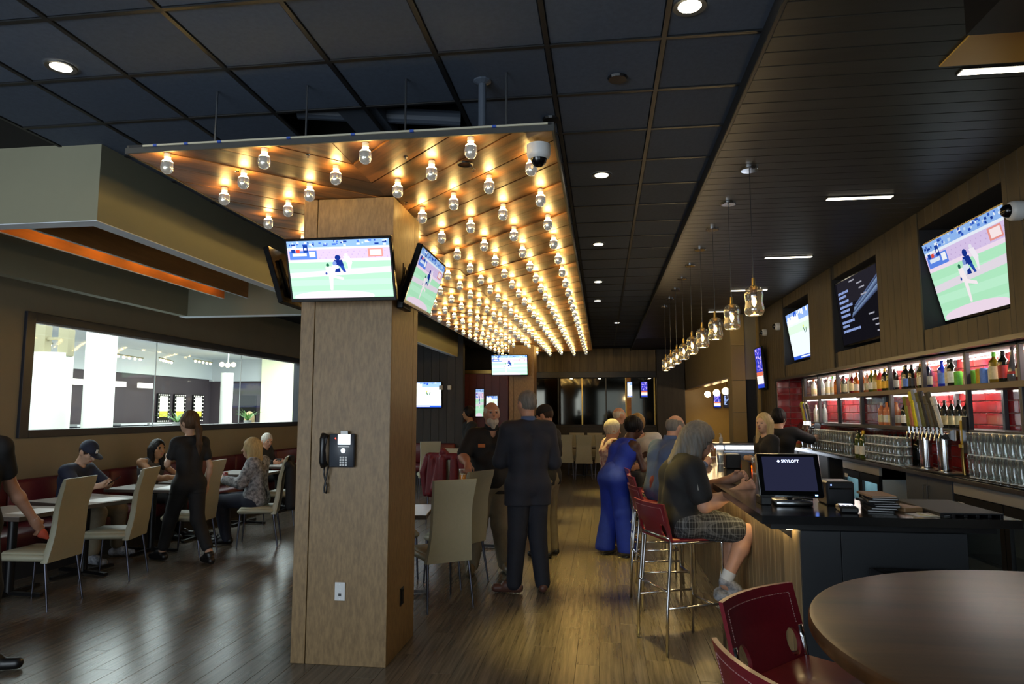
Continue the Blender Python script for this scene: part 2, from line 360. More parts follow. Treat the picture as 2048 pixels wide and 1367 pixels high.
# right wall: planked fascia with three screen recesses above the back bar
RC = [(5.0, 6.29), (7.21, 8.60), (9.54, 10.88)]; RZ0, RZ1 = 2.33, 3.215
mb = MB(); e = 2.0
for a, b_ in RC + [(12.5, 12.5)]:
    mb.box((2.766, e, 2.146), (3.24, a, 3.4)); 
    if b_ > a:
        mb.box((2.766, a, 2.146), (3.24, b_, RZ0)).box((2.766, a, RZ1), (3.24, b_, 3.4)).box((3.05, a, RZ0), (3.24, b_, RZ1))
    e = b_
mb.box((3.22, 2.0, 0), (3.4, 12.5, 1.09)).box((3.17, 2.0, 1.09), (3.4, 12.5, 2.146)).box((2.766, 11.47, 0), (3.22, 12.5, 2.146))
wr = struct(mb.build('wall_right', 'dark_paint'), 'planked wall over the red tiled back bar with recessed screens', 'wall')
y = 2.0
while y < 12.45:
    ya, yb = y + .0015, y + .1385; segs = [(2.146, 3.37)]
    for a, b_ in RC:
        if ya < a < yb: yb = a
        elif ya < b_ < yb and (a < ya): ya = b_
    if any(a - .001 <= ya and yb <= b_ + .001 for a, b_ in RC): segs = [(2.146, RZ0), (RZ1, 3.37)]
    if y > 11.47: segs = [(0, 3.37)]
    for za, zb in segs: MB().rbox((2.75, ya, za), (2.768, yb, zb), .003).build('board', 'wall_wood', wr)
    y = yb + .0015 if yb < y + .13 else y + .14
MB().box((2.735, 2.0, 2.115), (2.80, 11.47, 2.15)).build('fascia_trim', 'black_metal', wr)
tl = MB().rbox((3.148, .0025, .0025), (3.172, .3025, .0955), .004).mesh('red_tile', 'red_tile')
MB().box((3.162, 3.4, 1.1), (3.1715, 11.47, 2.146)).build('grout', 'grout', wr)
n = 0
for r in range(11):
    for k in range(27):
        y = 3.42 + k * .305 + (.15 if r % 2 else 0)
        if y + .31 < 11.48 and n < 290: ob('red_tile', tl, wr, (0, y, 1.13 + r * .098)); n += 1
t2 = MB().rbox((.0025, 11.445, .0025), (.1855, 11.468, .0955), .004).mesh('red_tile', 'red_tile')
MB().box((2.77, 11.460, 1.1), (3.15, 11.4695, 2.146)).build('grout', 'grout', wr)
for r in range(11):
    for k in range(2): ob('red_tile', t2, wr, (2.77 + k * .188, 0, 1.13 + r * .098))
# gold panelled wall and the booth room behind the far end of the bar
mb = MB().box((2.26, 12.53, 0), (2.50, 12.7, 3.4)).box((2.70, 12.53, 0), (3.4, 12.7, 3.4)).box((2.50, 12.53, 2.2), (2.70, 12.7, 3.4))
wg = struct(mb.build('wall_right_far', 'taupe_wall'), 'gold panelled wall at the far end of the bar', 'wall')
for z0, z1 in ((0, .55), (.55, 1.1), (1.1, 1.62), (1.62, 2.18), (2.18, 2.8), (2.8, 3.36)):
    MB().rbox((2.262, 12.508, z0 + .003), (2.498, 12.53, z1 - .003), .003).build('panel', 'gold_panel', wg)
MB().rbox((2.702, 12.508, 0), (2.748, 12.53, 3.36), .003).build('panel', 'gold_panel', wg)
d = struct(MB().box((2.50, 12.62, 0), (2.70, 12.64, 2.2)).build('door_1', 'dark_paint'), 'dark doorway in the gold panelled wall', 'door')
mb = MB().box((2.26, 12.7, 2.25), (2.42, YB + .8, 3.4)).box((2.26, 12.7, 0), (2.42, 12.9, 2.25))
wo = struct(mb.build('wall_booth', 'taupe_wall'), 'taupe header over the opening to the booth room', 'wall')
MB().box((2.25, 12.7, 2.225), (2.43, YB, 2.25)).build('header_trim', 'brass', wo)
mb = MB().box((3.7, 12.7, 0), (3.8, 20.7, 3.4)).box((2.24, 20.6, 0), (3.8, 20.75, 3.4)).box((2.43, 12.7, 2.75), (3.8, 20.7, 2.8))
struct(mb.build('wall_booth_back', 'gold_panel'), 'golden brown wall of the booth room', 'wall')
# front wall behind the photographer with its shop windows
mb = MB(); mb.box((XL, YF - .2, 0), (3.4, YF, .55)).box((XL, YF - .2, 2.95), (3.4, YF, 3.7))
for xa, xb in ((XL, -6.0), (-1.25, -.35), (2.35, 3.4)): mb.box((xa, YF - .2, .55), (xb, YF, 2.95))
wf = struct(mb.build('wall_front', 'taupe_wall'), 'front wall with tall shop windows', 'wall')
w2 = struct(thing('window_2', '', 'window'), 'shop windows in the front wall', 'window')
for xa, xb in ((-6.0, -1.25), (-.35, 2.35)):
    MB().box((xa, YF - .1, .55), (xb, YF - .08, .62)).box((xa, YF - .1, 2.88), (xb, YF - .08, 2.95)).box(((xa + xb) / 2 - .03, YF - .1, .6), ((xa + xb) / 2 + .03, YF - .08, 2.9)).build('window_frame', 'win_frame', w2)
    MB().box((xa, YF - .13, .55), (xb, YF - .125, 2.95)).build('pane', 'window_glass', w2)
struct(MB().box((3.24, YF, 0), (3.4, 2.0, 3.62)).box((2.766, 1.98, 0), (3.4, 2.0, 3.62)).build('wall_right_front', 'taupe_wall'), 'wall beside the entrance at the right', 'wall')
# ---- bulkhead ring on the left with its cedar light trough
BZ = 2.92; bx = -3.38
mb = MB().box((bx - .12, 4.22, BZ), (bx, 15.7, 3.46)).box((XL, 4.1, BZ), (bx, 4.22, 3.46)).box((-5.70, 8.52, BZ), (bx - .12, 8.66, 3.46)).box((-5.70, 4.22, BZ), (-5.58, 8.52, 3.46))
bh = struct(mb.build('trim_3', 'bulkhead'), 'deep greige bulkhead ring hanging from the ceiling over the tables', 'bulkhead')
mb = MB().box((bx - .12, 4.22, BZ - .006), (bx, 15.7, BZ - .001)).box((XL, 4.1, BZ - .006), (bx, 4.22, BZ - .001)).box((-5.70, 8.52, BZ - .006), (bx - .12, 8.66, BZ - .001))
mb.build('bottom_edge', 'white_strip', bh)
tr = thing('light_trough', 'pair of cedar boards with warm lamps between them inside the bulkhead ring', 'ceiling light', (-4.57, 6.3, 3.05))
for x in (-.16, .16):
    MB().rbox((x - .012, -2.05, 0), (x + .012, 1.65, .24), .002).build('cedar_board', 'cedar', tr)
    MB().box((x - .0125, -2.05, -.004), (x + .0125, 1.65, 0)).build('pale_edge', 'white_strip', tr)
MB().box((-.15, -2.05, .25), (.15, 1.65, .40)).build('trough_top', 'dark_paint', tr)
lm = MB().lathe([(0, 0), (.03, 0), (.03, .02), (0, .02)], 12).mesh('lamp', 'cove')
for y in (-1.75, -1.15, -.55, .05, .65, 1.25): ob('lamp', lm, tr, (0, y, .226))
# ---- lobby beyond the window
mb = MB().box((-15, 2, -.2), (XL - .17, 26, -.02)); struct(mb.build('floor_lobby', 'lobby_floor'), 'pale floor of the cinema lobby', 'floor')
mb = MB().box((-15, 2, 3.50), (XL - .17, 26, 3.6)); struct(mb.build('ceiling_lobby', 'white_wall'), 'white ceiling of the cinema lobby', 'ceiling')
mb = MB().box((-14.2, 2, 2.78), (-14, 26, 3.5)).box((-14.2, 23.0, 2.72), (-6.4, 23.2, 3.5)).box((-15, 2, -.1), (XL - .17, 2.2, 3.5)).box((XL - .17, 15, 0), (XL - .165, 26, 3.5))
struct(mb.build('wall_lobby', 'white_wall'), 'white upper walls of the cinema lobby', 'wall')
mb = MB().box((-14.3, 2, 0), (-14.1, 26, 2.78)).box((-14.2, 23.1, 0), (-12.05, 23.25, 2.72))
wl = struct(mb.build('wall_lobby_lower', 'lobby_brown'), 'dark brown lower wall of the cinema lobby', 'wall')
mb = MB().box((-12.05, 22.9, 0), (-6.4, 23.1, 3.5)); M('glow_wall', 'e6e6c4', .6, emit=.25)  # light on the end wall is put into its own emission
struct(mb.build('wall_lobby_end', 'glow_wall'), 'bright cream end wall of the cinema lobby', 'wall')
# ================================================================ LIGHT FITTINGS, MARQUEE, COLUMNS
MZ = 3.10; MX0, MX1, MY0, MY1 = -2.68, -.25, 3.46, 16.8; MC = (MX0 + MX1) / 2
mq = thing('marquee_canopy', 'long suspended chevron wood panel carrying rows of marquee bulbs', 'ceiling panel', (MC, MY0, MZ))
def clip(poly, a, b, c):
    out = []
    for i in range(len(poly)):
        p, q = poly[i - 1], poly[i]; dp = a * p[0] + b * p[1] - c; dq = a * q[0] + b * q[1] - c
        if (dp <= 0) != (dq <= 0): t = dp / (dp - dq); out.append((p[0] + (q[0] - p[0]) * t, p[1] + (q[1] - p[1]) * t))
        if dq <= 0: out.append(q)
    return out
pwid = .24; hw = (MX1 - MX0) / 2; ln = MY1 - MY0
for side in (-1, 1):
    k = -1
    while True:
        s0 = k * pwid * 1.414 - hw; s1 = s0 + pwid * 1.414 - .016; k += 1
        if s0 > ln: break
        p = [(0, s0 + hw), (side * hw, s0), (side * hw, s1), (0, s1 + hw)]
        p = clip(clip(p, 0, -1, 0), 0, 1, ln)
        if len(p) < 3: continue
        if side > 0: p = p[::-1]
        zoff = random.uniform(0, .006)
        MB().prism([(x, y, zoff) for x, y in p], (0, 0, .018)).build('plank', 'marquee_wood_%d' % side, mq)
M('frame_grey', '383836', .6)
MB().box((-hw, 0, .022), (hw, ln, .05)).build('backing', 'dark_paint', mq)
MB().box((-hw - .012, -.012, -.002), (hw + .012, 0, .030)).box((-hw - .012, 0, -.002), (-hw, ln, .05)).box((hw, 0, -.002), (hw + .012, ln, .05)).build('frame', 'frame_grey', mq)
M('pale_strip', 'b9b39c', .6); M('blue_tape', '2b4fa8', .6)
MB().box((-hw + .10, -.02, .030), (hw - .02, -.004, .040)).build('top_strip', 'pale_strip', mq)
for x in (-1.05, -.66, -.25, .12, .45, .9, -.86): MB().box((x, -.022, .028), (x + .022, -.003, .041)).build('tape_dab', 'blue_tape', mq)
for x in (-2.162, -1.622, -1.052, -.494): MB().cyl((x - MC, .02, .05), (x - MC, .02, .35), .006, n=8).build('hanger_rod', 'steel', mq)
MB().cyl((-.64 - MC, .10, .05), (-.64 - MC, .10, .36), .022, n=12).lathe([(.022, .33), (.05, .345), (.05, .352)], 12, (-.64 - MC, .10, 0)).build('conduit', 'cabinet_grey', mq)
MB().lathe([(.035, 0), (.045, -.004), (.05, .004)], 14, (-.80 - MC, .42, 0)).build('sensor_ring', 'black_plastic', mq)
for (x, y) in ((.35, .25), (-.75, .35), (.7, .5), (.1, 1.1), (-.2, .15)): MB().lathe([(0, -.02), (.006, -.018), (.006, -.004), (.014, 0)], 8, (x, y, 0)).build('sprinkler_head', 'chrome', mq)
# bulbs: socket, glowing glass, mirrored crown
m1 = MB().lathe([(0, .0), (.019, 0), (.019, -.022), (.015, -.026)], 12).mesh('socket', 'white_plastic', True)
m2 = MB().lathe([(.013, -.024), (.014, -.030), (.024, -.041), (.0315, -.051)], 12).mesh('glass', 'bulb_glow', 'all')
m3 = MB().lathe([(.0315, -.051), (.034, -.062), (.0348, -.080), (.0335, -.092), (.028, -.105), (.016, -.115), (0, -.119)], 12).mesh('mirror_cap', 'mirror_glass', 'all')
for i in range(8):
    for j in range(23):
        x = -.395 - .2945 * i; y = (3.49 if i % 2 == 1 else 3.80) + .598 * j
        if y > MY1 - .06: continue
        if -2.10 < x < -1.36 and (4.36 < y < 5.10 or 14.85 < y < 15.6): continue
        o = thing('marquee_bulb', 'round half mirrored marquee bulb glowing on the chevron wood panel', 'light bulb', (x, y, MZ), group='marquee bulbs in staggered rows')
        ob('socket', m1, o); ob('glass', m2, o); ob('mirror_cap', m3, o)
# ---- the two square columns
def column(x0, x1, y0, y1, label):
    c = thing('column', label, 'column', ((x0 + x1) / 2, (y0 + y1) / 2, 0))
    w, d = (x1 - x0) / 2, (y1 - y0) / 2; z1 = MZ - .002
    MB().box((-w + .012, -d + .012, 0), (w - .012, d - .012, z1)).build('core', 'seam', c)
    a = -w + .10; g = .0025
    MB().rbox((-w, -d, 0), (a - g, -d + .02, z1), .002).build('corner_panel', 'column_lam', c)
    MB().rbox((a + g, -d, 0), (w, -d + .02, z1), .002).build('front_panel', 'column_lam', c)
    MB().rbox((w - .02, -d + .021, 0), (w, d - .12, z1), .002).build('side_panel', 'column_lam', c)
    MB().rbox((w - .02, d - .115, 0), (w, d, z1), .002).build('corner_panel', 'column_lam', c)
    MB().rbox((-w, -d + .021, 0), (-w + .02, d, z1), .002).build('side_panel', 'column_lam', c)
    MB().rbox((-w + .021, d - .02, 0), (w - .021, d, z1), .002).build('back_panel', 'column_lam', c)
    return c
column(-2.05, -1.405, 4.413, 5.06, 'brown laminate column in the foreground carrying screens and a phone')
column(-2.05, -1.50, 14.9, 15.5, 'brown laminate column near the back of the room')
# ---- downlights
M('trim_ring', '3a3a3a', .5)
d1 = MB().lathe([(.052, 0), (.075, -.004), (.078, .004)], 18).mesh('trim_ring', 'trim_ring', True); d2 = MB().lathe([(0, -.0005), (.052, -.0005)], 18).mesh('lens', 'lamp_white')
names = ['at the left, over the tables', 'at the top picture edge', 'nearest the marquee panel', 'second along the marquee edge', 'third along the marquee edge', 'fourth along the marquee edge', 'farthest, before the bar end']
for k_, ((x, y), nm) in enumerate(zip(((-2.83, 3.11), (.41, 2.99), (.01, 5.17), (-.03, 7.37), (-.05, 9.55), (-.07, 11.21), (.3, 14.08)), names)):
    o = thing('downlight', 'small round recessed downlight in the black tile ceiling ' + nm, 'downlight', (x, y, 3.447), group='recessed downlights')
    ob('trim_ring', d1, o); ob('lens', d2, o)
    l = bpy.data.lights.new('downlight_beam', 'SPOT'); l.energy = 175 if k_ > 1 else 16; l.color = (1, .74, .2); l.spot_size = R(36); l.spot_blend = .8; l.shadow_soft_size = .05
    ob('downlight_beam', l, o, (0, 0, -.02))
# ---- linear lights in the bar ceiling
for k, y in enumerate((3.62, 5.74, 7.91, 10.03, 12.13)):
    o = thing('linear_light', ('first', 'second', 'third', 'fourth', 'fifth')[k] + ' slim white linear light in the bar ceiling counted from the front', 'ceiling light', (2.09, y, 3.367), group='linear lights over the bar')
    MB().box((-.26, -.036, -.006), (.26, .036, .0)).build('housing', 'black_metal', o); MB().box((-.25, -.028, -.0085), (.25, .028, -.0065)).build('diffuser', 'linear_white', o)
# ---- glass pendants over the bar
E('filament_dim', 'ffc878', 26)
def pend():
    o = thing('glass_pendant', '', 'pendant light', (1.06, 4.93, 3.37))
    MB().lathe([(0, 0), (.062, 0), (.062, -.018), (.058, -.022), (0, -.022)], 20).build('canopy', 'chrome', o, smooth=True)
    MB().cyl((0, 0, -.02), (0, 0, -.84), .003, n=6).build('cable', 'black_plastic', o)
    MB().lathe([(0, -.80), (.011, -.80), (.012, -.855), (.024, -.86), (.024, -.935), (.018, -.94), (0, -.94)], 14).build('socket', 'brass', o, smooth=True)
    MB().lathe([(.012, -.86), (.034, -.864), (.052, -.876), (.063, -.898), (.066, -.925), (.061, -.955), (.059, -.972), (.063, -.995), (.068, -1.02), (.066, -1.045), (.056, -1.064), (.040, -1.070)], 20).build('glass_shade', 'lamp_glass', o, smooth='all')
    b = MB().lathe([(0, -.94), (.010, -.945), (.017, -.965), (.014, -.985), (.004, -1.005), (0, -1.01)], 12).build('bulb', 'filament_dim', o, smooth='all')
    return o
pp = pend(); kids(pp)
pn = ['nearest', 'second nearest', 'third', 'fourth', 'fifth', 'sixth', 'seventh', 'eighth', 'farthest']
for k in range(9):
    o = pp if k == 0 else dup(pp, None, (1.06 - .004 * k, 4.93 + .815 * k, 3.37))
    tag(o, pn[k] + ' clear jar shaped glass pendant in the row over the bar', 'pendant light', 'glass pendants over the bar')
    l = bpy.data.lights.new('pendant_light', 'POINT'); l.energy = 2.2; l.color = (1, .72, .36); l.shadow_soft_size = .05; ob('pendant_light', l, o, (0, 0, -1.10))
# ---- globes in the booth room
for k, y in enumerate((15.4, 16.6, 17.9, 19.4)):
    o = thing('globe_lamp', ('nearest', 'second', 'third', 'farthest')[k] + ' small round globe lamp glowing in the booth room', 'pendant light', (2.85, y, 2.75), group='globe lamps in the booth room')
    MB().cyl((0, 0, 0), (0, 0, -.56), .006, n=6).build('stem', 'brass', o); MB().ball((0, 0, -.64), .085).build('globe', 'globe_glow', o, smooth='all')
for k, y in enumerate((16.6, 19.4)):  # spots added to brighten the dark booth room
    l = bpy.data.lights.new('booth_fill_spot', 'SPOT'); l.energy = 30; l.color = (1, .8, .45); l.spot_size = R(110); l.spot_blend = .7
    o = thing('booth_fill_spot', ('nearer', 'farther')[k] + ' added fill spot under the booth room ceiling', 'downlight', (3.05, y, 2.745)); ob('trim_ring', d1, o); ob('lens', d2, o); ob('beam', l, o, (0, 0, -.02))
# cove glow over the mirror wall and the header of the booth room
for k, x in enumerate((-.9, -.1, 1.3)):
    o = thing('beam_spot', ('left', 'middle', 'right')[k] + ' small warm spot under the black beam of the back wall', 'spotlight', (x, 19.58, 2.598), group='beam spots')
    MB().lathe([(0, -.03), (.05, -.03), (.055, 0)], 12).build('can', 'black_metal', o); MB().lathe([(0, -.032), (.04, -.032)], 12).build('lens', 'lamp_white', o)
# ================================================================ SCREENS
def el(c, rx, ry, n=14): return [(c[0] + rx * math.cos(2 * math.pi * i / n), c[1] + ry * math.sin(2 * math.pi * i / n)) for i in range(n)]
def rc(x0, y0, x1, y1): return [(x0, y0), (x1, y0), (x1, y1), (x0, y1)]
def baseball(rnd):
    L = [('b6eec8', rc(0, 0, 1, 1))]
    for i in range(6): L.append((('bef2d0', 'b2ecc4')[i % 2], rc(0, .02 + i * .1, 1, .12 + i * .1)))
    L += [('e4dce6', [(0, .36), (1, .43), (1, .53), (0, .45)]), ('d8c4ea', rc(0, .67, 1, .86)), ('f2dff0', rc(0, .63, 1, .68)), ('e8f0fa', rc(0, .85, 1, .885)), ('90b8f0', rc(0, .885, 1, 1))]
    for i in range(46):
        x = rnd.random() * .96; y = .89 + rnd.random() * .085; w = .012 + .03 * rnd.random()
        L.append((rnd.choice(('eef4fb', '4a78d8', '2a50b8', 'c6dcf4', '183c98')), rc(x, y, x + w, y + .03)))
    for i in range(34): L.append((rnd.choice(('bfa6d6', 'e6d4ee')), rc(.3 + .7 * rnd.random() * .97, .69 + .15 * rnd.random(), 0, 0)) if False else ('c4acd8', rc(.31 + i * .02, .69 + (i % 3) * .05, .32 + i * .02, .705 + (i % 3) * .05)))
    L += [('5c86e6', rc(.02, .68, .29, .83)), ('dfeaf8', rc(.05, .74, .19, .79)), ('f2f6fa', rc(.215, .72, .275, .81)), ('e8988e', rc(.79, .70, .935, .84)), ('fbe9ea', rc(.81, .72, .92, .82))]
    L += [('183c98', rc(.04, .80, .08, .86)), ('e0523c', rc(.085, .80, .125, .85)), ('183c98', rc(.16, .80, .205, .93)), ('f2f6fa', rc(.17, .84, .195, .88))]
    L.append(('f0dcec', el((.42, .03), .40, .10, 24)))
    # umpire, catcher, batter, pitcher
    L += [('16308a', el((.49, .70), .028, .045)), ('16308a', [(.45, .66), (.53, .66), (.545, .56), (.47, .55)]), ('2448a8', [(.5, .56), (.54, .56), (.56, .45), (.535, .45)]),
          ('7f9ad8', el((.455, .60), .02, .04)), ('dfe8f6', [(.425, .57), (.49, .57), (.50, .47), (.42, .46)]), ('16308a', [(.46, .5), (.5, .52), (.505, .45), (.45, .45)]),
          ('e8e4f2', el((.575, .74), .018, .03)), ('f4eef6', [(.545, .72), (.605, .72), (.63, .60), (.58, .58)]), ('f4eef6', [(.58, .60), (.625, .60), (.60, .46), (.585, .46)]),
          ('2a6a50', el((.385, .575), .016, .03)), ('f8eef2', [(.36, .55), (.42, .55), (.435, .40), (.37, .38)]), ('f8eef2', [(.385, .40), (.43, .40), (.415, .14), (.39, .14)]), ('f8eef2', [(.42, .41), (.53, .35), (.53, .31), (.42, .36)]), ('2a4aa0', el((.365, .43), .01, .022))]
    return L
def soccer(rnd):
    L = [('e4f0f6', rc(0, 0, 1, 1)), ('d6f0d8', rc(0, .55, 1, .72)), ('8fb0ea', rc(0, .80, 1, 1)), ('f4f8fb', rc(.02, .76, .5, .93)), ('2c56c8', rc(0, 0, 1, .07)), ('e6eefb', rc(.3, .02, .7, .05))]
    for i in range(20): x = rnd.random() * .95; L.append((rnd.choice(('2c56c8', '6f97e4', 'f4f8fb')), rc(x, .86 + .1 * rnd.random(), x + .04, .99)))
    L += [('3a6a44', [(.60, .62), (.62, .62), (.66, .50), (.63, .50)]), ('d8e25a', el((.62, .64), .02, .03)), ('3a6a44', [(.70, .60), (.72, .60), (.70, .50), (.68, .50)])]
    return L
def menu(rnd):
    L = [('15141a', rc(0, 0, 1, 1)), ('26242c', rc(.05, .62, .95, 1))]
    for i in range(10): L.append((('3a4664', '56668c', '6f84a8', '7f98b8')[i % 4], [(.30 + i * .015, .38 + i * .018), (.98, .66 + i * .022), (.98, .68 + i * .022), (.30 + i * .012, .40 + i * .018)]))
    rows = [(.80, .22), (.735, .18), (.655, .22), (.575, .30), (.505, .20), (.43, .22), (.33, .28), (.265, .16), (.185, .40)]
    for y, w in rows:
        x = .06
        while x < .06 + w: k = .012 + .014 * rnd.random(); L.append(('9db4f0', rc(x, y, x + k, y + .038))); x += k + .005
    for y, x in ((.93, .36), (.85, .52), (.77, .56), (.66, .58), (.34, .68), (.24, .74), (.16, .78), (.07, .80)): L.append(('a8a8b4', rc(x, y, x + .12, y + .022)))
    return L
def crowd(rnd):
    L = [('3a3fae', rc(0, 0, 1, 1))]
    for i in range(90):
        x, y = rnd.random() * .9, .4 + rnd.random() * .55; L.append((rnd.choice(('5b50d8', '2430a0', 'a084e8', 'd0b8f0', '1c2a88')), rc(x, y, x + .1, y + .05)))
    L += [('c86a50', rc(0, .30, 1, .40)), ('f2e6d8', rc(0, .10, 1, .30)), ('2440b0', rc(0, 0, 1, .06))]
    return L
PIC = dict(baseball=baseball, soccer=soccer, menu=menu, crowd=crowd)
def tv(label, w, h, loc, rot, pic, gain=1.2, arm=None, name='television'):
    gain *= .46
    o = thing(name, label, 'television', loc); o.rotation_euler = rot
    MB().rbox((-w / 2, -.012, -h / 2), (w / 2, .028, h / 2), .004).rbox((-w * .36, .028, -h * .36), (w * .36, .055, h * .30), .006).build('case', 'black_gloss', o)
    b = .016; rnd = random.Random(label); mb = MB(); cols = []; W_, H_ = w - 2 * b, h - 2.6 * b
    for i, (c, p) in enumerate(PIC[pic](rnd)):
        if c not in cols: cols.append(c)
        y = -.0125 - .00003 * (i + 1)
        mb.poly([((min(max(u, 0), 1) - .5) * W_, y, (min(max(v, 0), 1) - .5) * H_ + .3 * b) for u, v in p], cols.index(c))
    mb.build('screen', [E('px_%s_%.2f' % (c, gain), c, gain) for c in cols], o)
    if arm: MB().rbox((-.10, .055, -.10), (.10, .085, .10), .004).tube([(-.0, .08, 0), (.06, .08 + arm * .5, 0), (0, .08 + arm, 0)], .016).rbox((-.08, .07 + arm, -.09), (.08, .085 + arm, .09), .004).build('wall_arm', 'black_metal', o)
    return o
tv('bright baseball screen on the front of the foreground column', .715, .415, (-1.672, 4.16, 2.545), (R(20), 0, 0), 'baseball', 1.15, .12)
tv('baseball screen on the right side of the foreground column', .70, .415, (-1.262, 4.72, 2.555), (R(18), 0, R(90)), 'baseball', .75, .045)
tv('screen seen from its back edge on the left of the foreground column', .70, .415, (-2.25, 4.72, 2.57), (R(18), 0, R(-90)), 'baseball', .6, .09)
o = tv('baseball screen on the back column', .80, .46, (-2.0, 14.6, 2.63), (R(12), 0, 0), 'baseball', 1.4, .205)
tv('white sports screen on the dark board wall at the left', .95, .62, (-4.2, 15.6, 2.02), (R(4), 0, 0), 'soccer', 1.5)
tv('large baseball screen in the nearest wall recess over the bar', 1.25, .72, (2.865, 5.66, 2.735), (R(13), 0, R(-90)), 'baseball', .8)
tv('dark menu screen in the middle wall recess over the bar', 1.34, .77, (2.83, 7.905, 2.775), (R(6), 0, R(-90)), 'menu', .75)
tv('pale sports screen in the farthest wall recess over the bar', 1.28, .73, (2.85, 10.21, 2.745), (R(9), 0, R(-90)), 'soccer', 1.0)
tv('tall blue and orange screen at the end of the back bar wall', .50, .72, (2.67, 12.14, 2.37), (R(4), 0, R(-90)), 'crowd', 1.2)
tv('slim tilted screen on the red wall behind the server', .24, .75, (-3.18, 17.52, 1.86), (0, 0, 0), 'baseball', .8)
tv('small bright screen beside the back column', .32, .42, (-2.86, 17.52, 1.84), (0, 0, 0), 'soccer', 1.1)
tv('left of the two screens hanging in front of the mirrored wall', .16, .46, (.74, 19.5, 2.25), (0, 0, 0), 'soccer', 1.2)
tv('right of the two screens hanging in front of the mirrored wall', .20, .46, (1.14, 19.5, 2.25), (0, 0, 0), 'crowd', 1.2)
tv('left of two dark framed screens on the booth room end wall', .22, .42, (3.28, 20.53, 1.95), (0, 0, 0), 'crowd', 1.2)
tv('right of two dark framed screens on the booth room end wall', .22, .42, (3.56, 20.53, 1.95), (0, 0, 0), 'menu', 2.2)
# wires and boxes on the column behind the side screen
o = thing('media_box', 'small black media box with a tangle of cables on the column side', 'media player', (-1.40, 4.60, 2.42))
MB().rbox((0, -.1, -.08), (.045, .1, .08), .005).build('box', 'black_plastic', o)
for k in range(5): MB().tube([(.02, -.08 + k * .03, .08), (.05 + .01 * k, -.12 + k * .05, .16 + .02 * k), (.03, -.06 + k * .04, .24 - .02 * k), (.01, .02 * k, .1)], .004, 6).build('cable', 'black_plastic', o)
# ================================================================ FURNITURE
def make_chair():
    o = thing('dining_chair', '', 'chair')
    # padded seat
    mb = MB(); mb.rbox((-.215, -.20, .395), (.215, .235, .455), .022); mb.rbox((-.195, -.18, .44), (.195, .215, .472), .02); mb.build('seat', 'cream_leather', o, smooth=50)
    # tall swept backrest
    vs = []; n = 12; mb = MB()
    for i in range(n + 1):
        t = i / n; z = .385 + .685 * t; yc = -.185 - .035 * math.sin(math.pi * min(1, t * 1.6)) * .6 - .13 * t ** 1.7; w = .215 - .028 * math.sin(math.pi * t) * .8 - .012 * t; th = .030 - .010 * t
        if i == n: th *= .6
        e = .012
        vs += [(-w, yc, z), (-w + e, yc + th, z), (w - e, yc + th, z), (w, yc, z), (w - e, yc - th, z), (-w + e, yc - th, z)]
    fs = [(5, 4, 3, 2, 1, 0), tuple(n * 6 + k for k in range(6))]
    for i in range(n): fs += [(i * 6 + k, i * 6 + (k + 1) % 6, (i + 1) * 6 + (k + 1) % 6, (i + 1) * 6 + k) for k in range(6)]
    mb._add(vs, fs); mb.build('backrest', 'cream_leather', o, smooth=50)
    for sx in (-1, 1):
        MB().cyl((sx * .185, -.18, .40), (sx * .205, -.245, 0), .014, .008, 10).build('leg', 'dark_metal', o, smooth=True)
        MB().cyl((sx * .185, .20, .40), (sx * .2, .225, 0), .014, .008, 10).build('leg', 'dark_metal', o, smooth=True)
    return o
ch = make_chair(); kids(ch); first = [True]
def chair(x, y, rz, label, group='cream dining chairs'):
    if first: first.clear(); ch.location = (x, y, 0); ch.rotation_euler = (0, 0, R(rz)); return tag(ch, label, 'chair', group)
    return dup(ch, None, (x, y, 0), rz, label, group)
chair(-4.79, 5.42, 93, 'cream high-back dining chair at the far left, nearest the camera')
chair(-4.86, 6.41, 103, 'cream high-back dining chair in front of the man in the cap')
chair(-4.78, 7.52, 95, 'cream dining chair half hidden behind the walking waitress')
chair(-4.26, 8.18, 110, 'cream dining chair with the blonde woman sitting on it')
chair(-4.70, 9.75, 92, 'tan lit dining chair behind the black jacket')
chair(-4.75, 11.2, 90, 'dining chair opposite the white haired man')
chair(-1.41, 5.89, 36, 'cream dining chair with its back to the camera right of the column')
chair(-1.44, 6.65, 62, 'cream dining chair whose top the bearded man holds')
chair(-2.12, 6.78, 215, 'dining chair mostly hidden behind the column, beyond the small table')
chair(-1.97, 9.2, -20, 'cream dining chair with the red jacket draped over it')
chair(-2.35, 10.1, 170, 'cream dining chair behind the red jacket')
chair(-3.35, 13.0, 20, 'tall pale dining chair in front of the far red banquette')
chair(-1.30, 9.75, 90, 'dining chair behind the bearded man')
for k, (x, y, rz) in enumerate(((-.95, 17.2, 0), (-.50, 17.05, 4), (-.02, 17.25, 0), (.42, 17.1, -5), (-.72, 18.25, 180), (-.25, 18.2, 178), (.25, 18.3, 182))):
    chair(x, y, rz, ('pale chair at the left of the near row', 'second pale chair of the near row', 'third pale chair of the near row', 'right hand pale chair of the near row', 'left pale chair of the rear row', 'middle pale chair of the rear row', 'right pale chair of the rear row')[k] + ' before the mirrored back wall', 'pale chairs before the back wall')
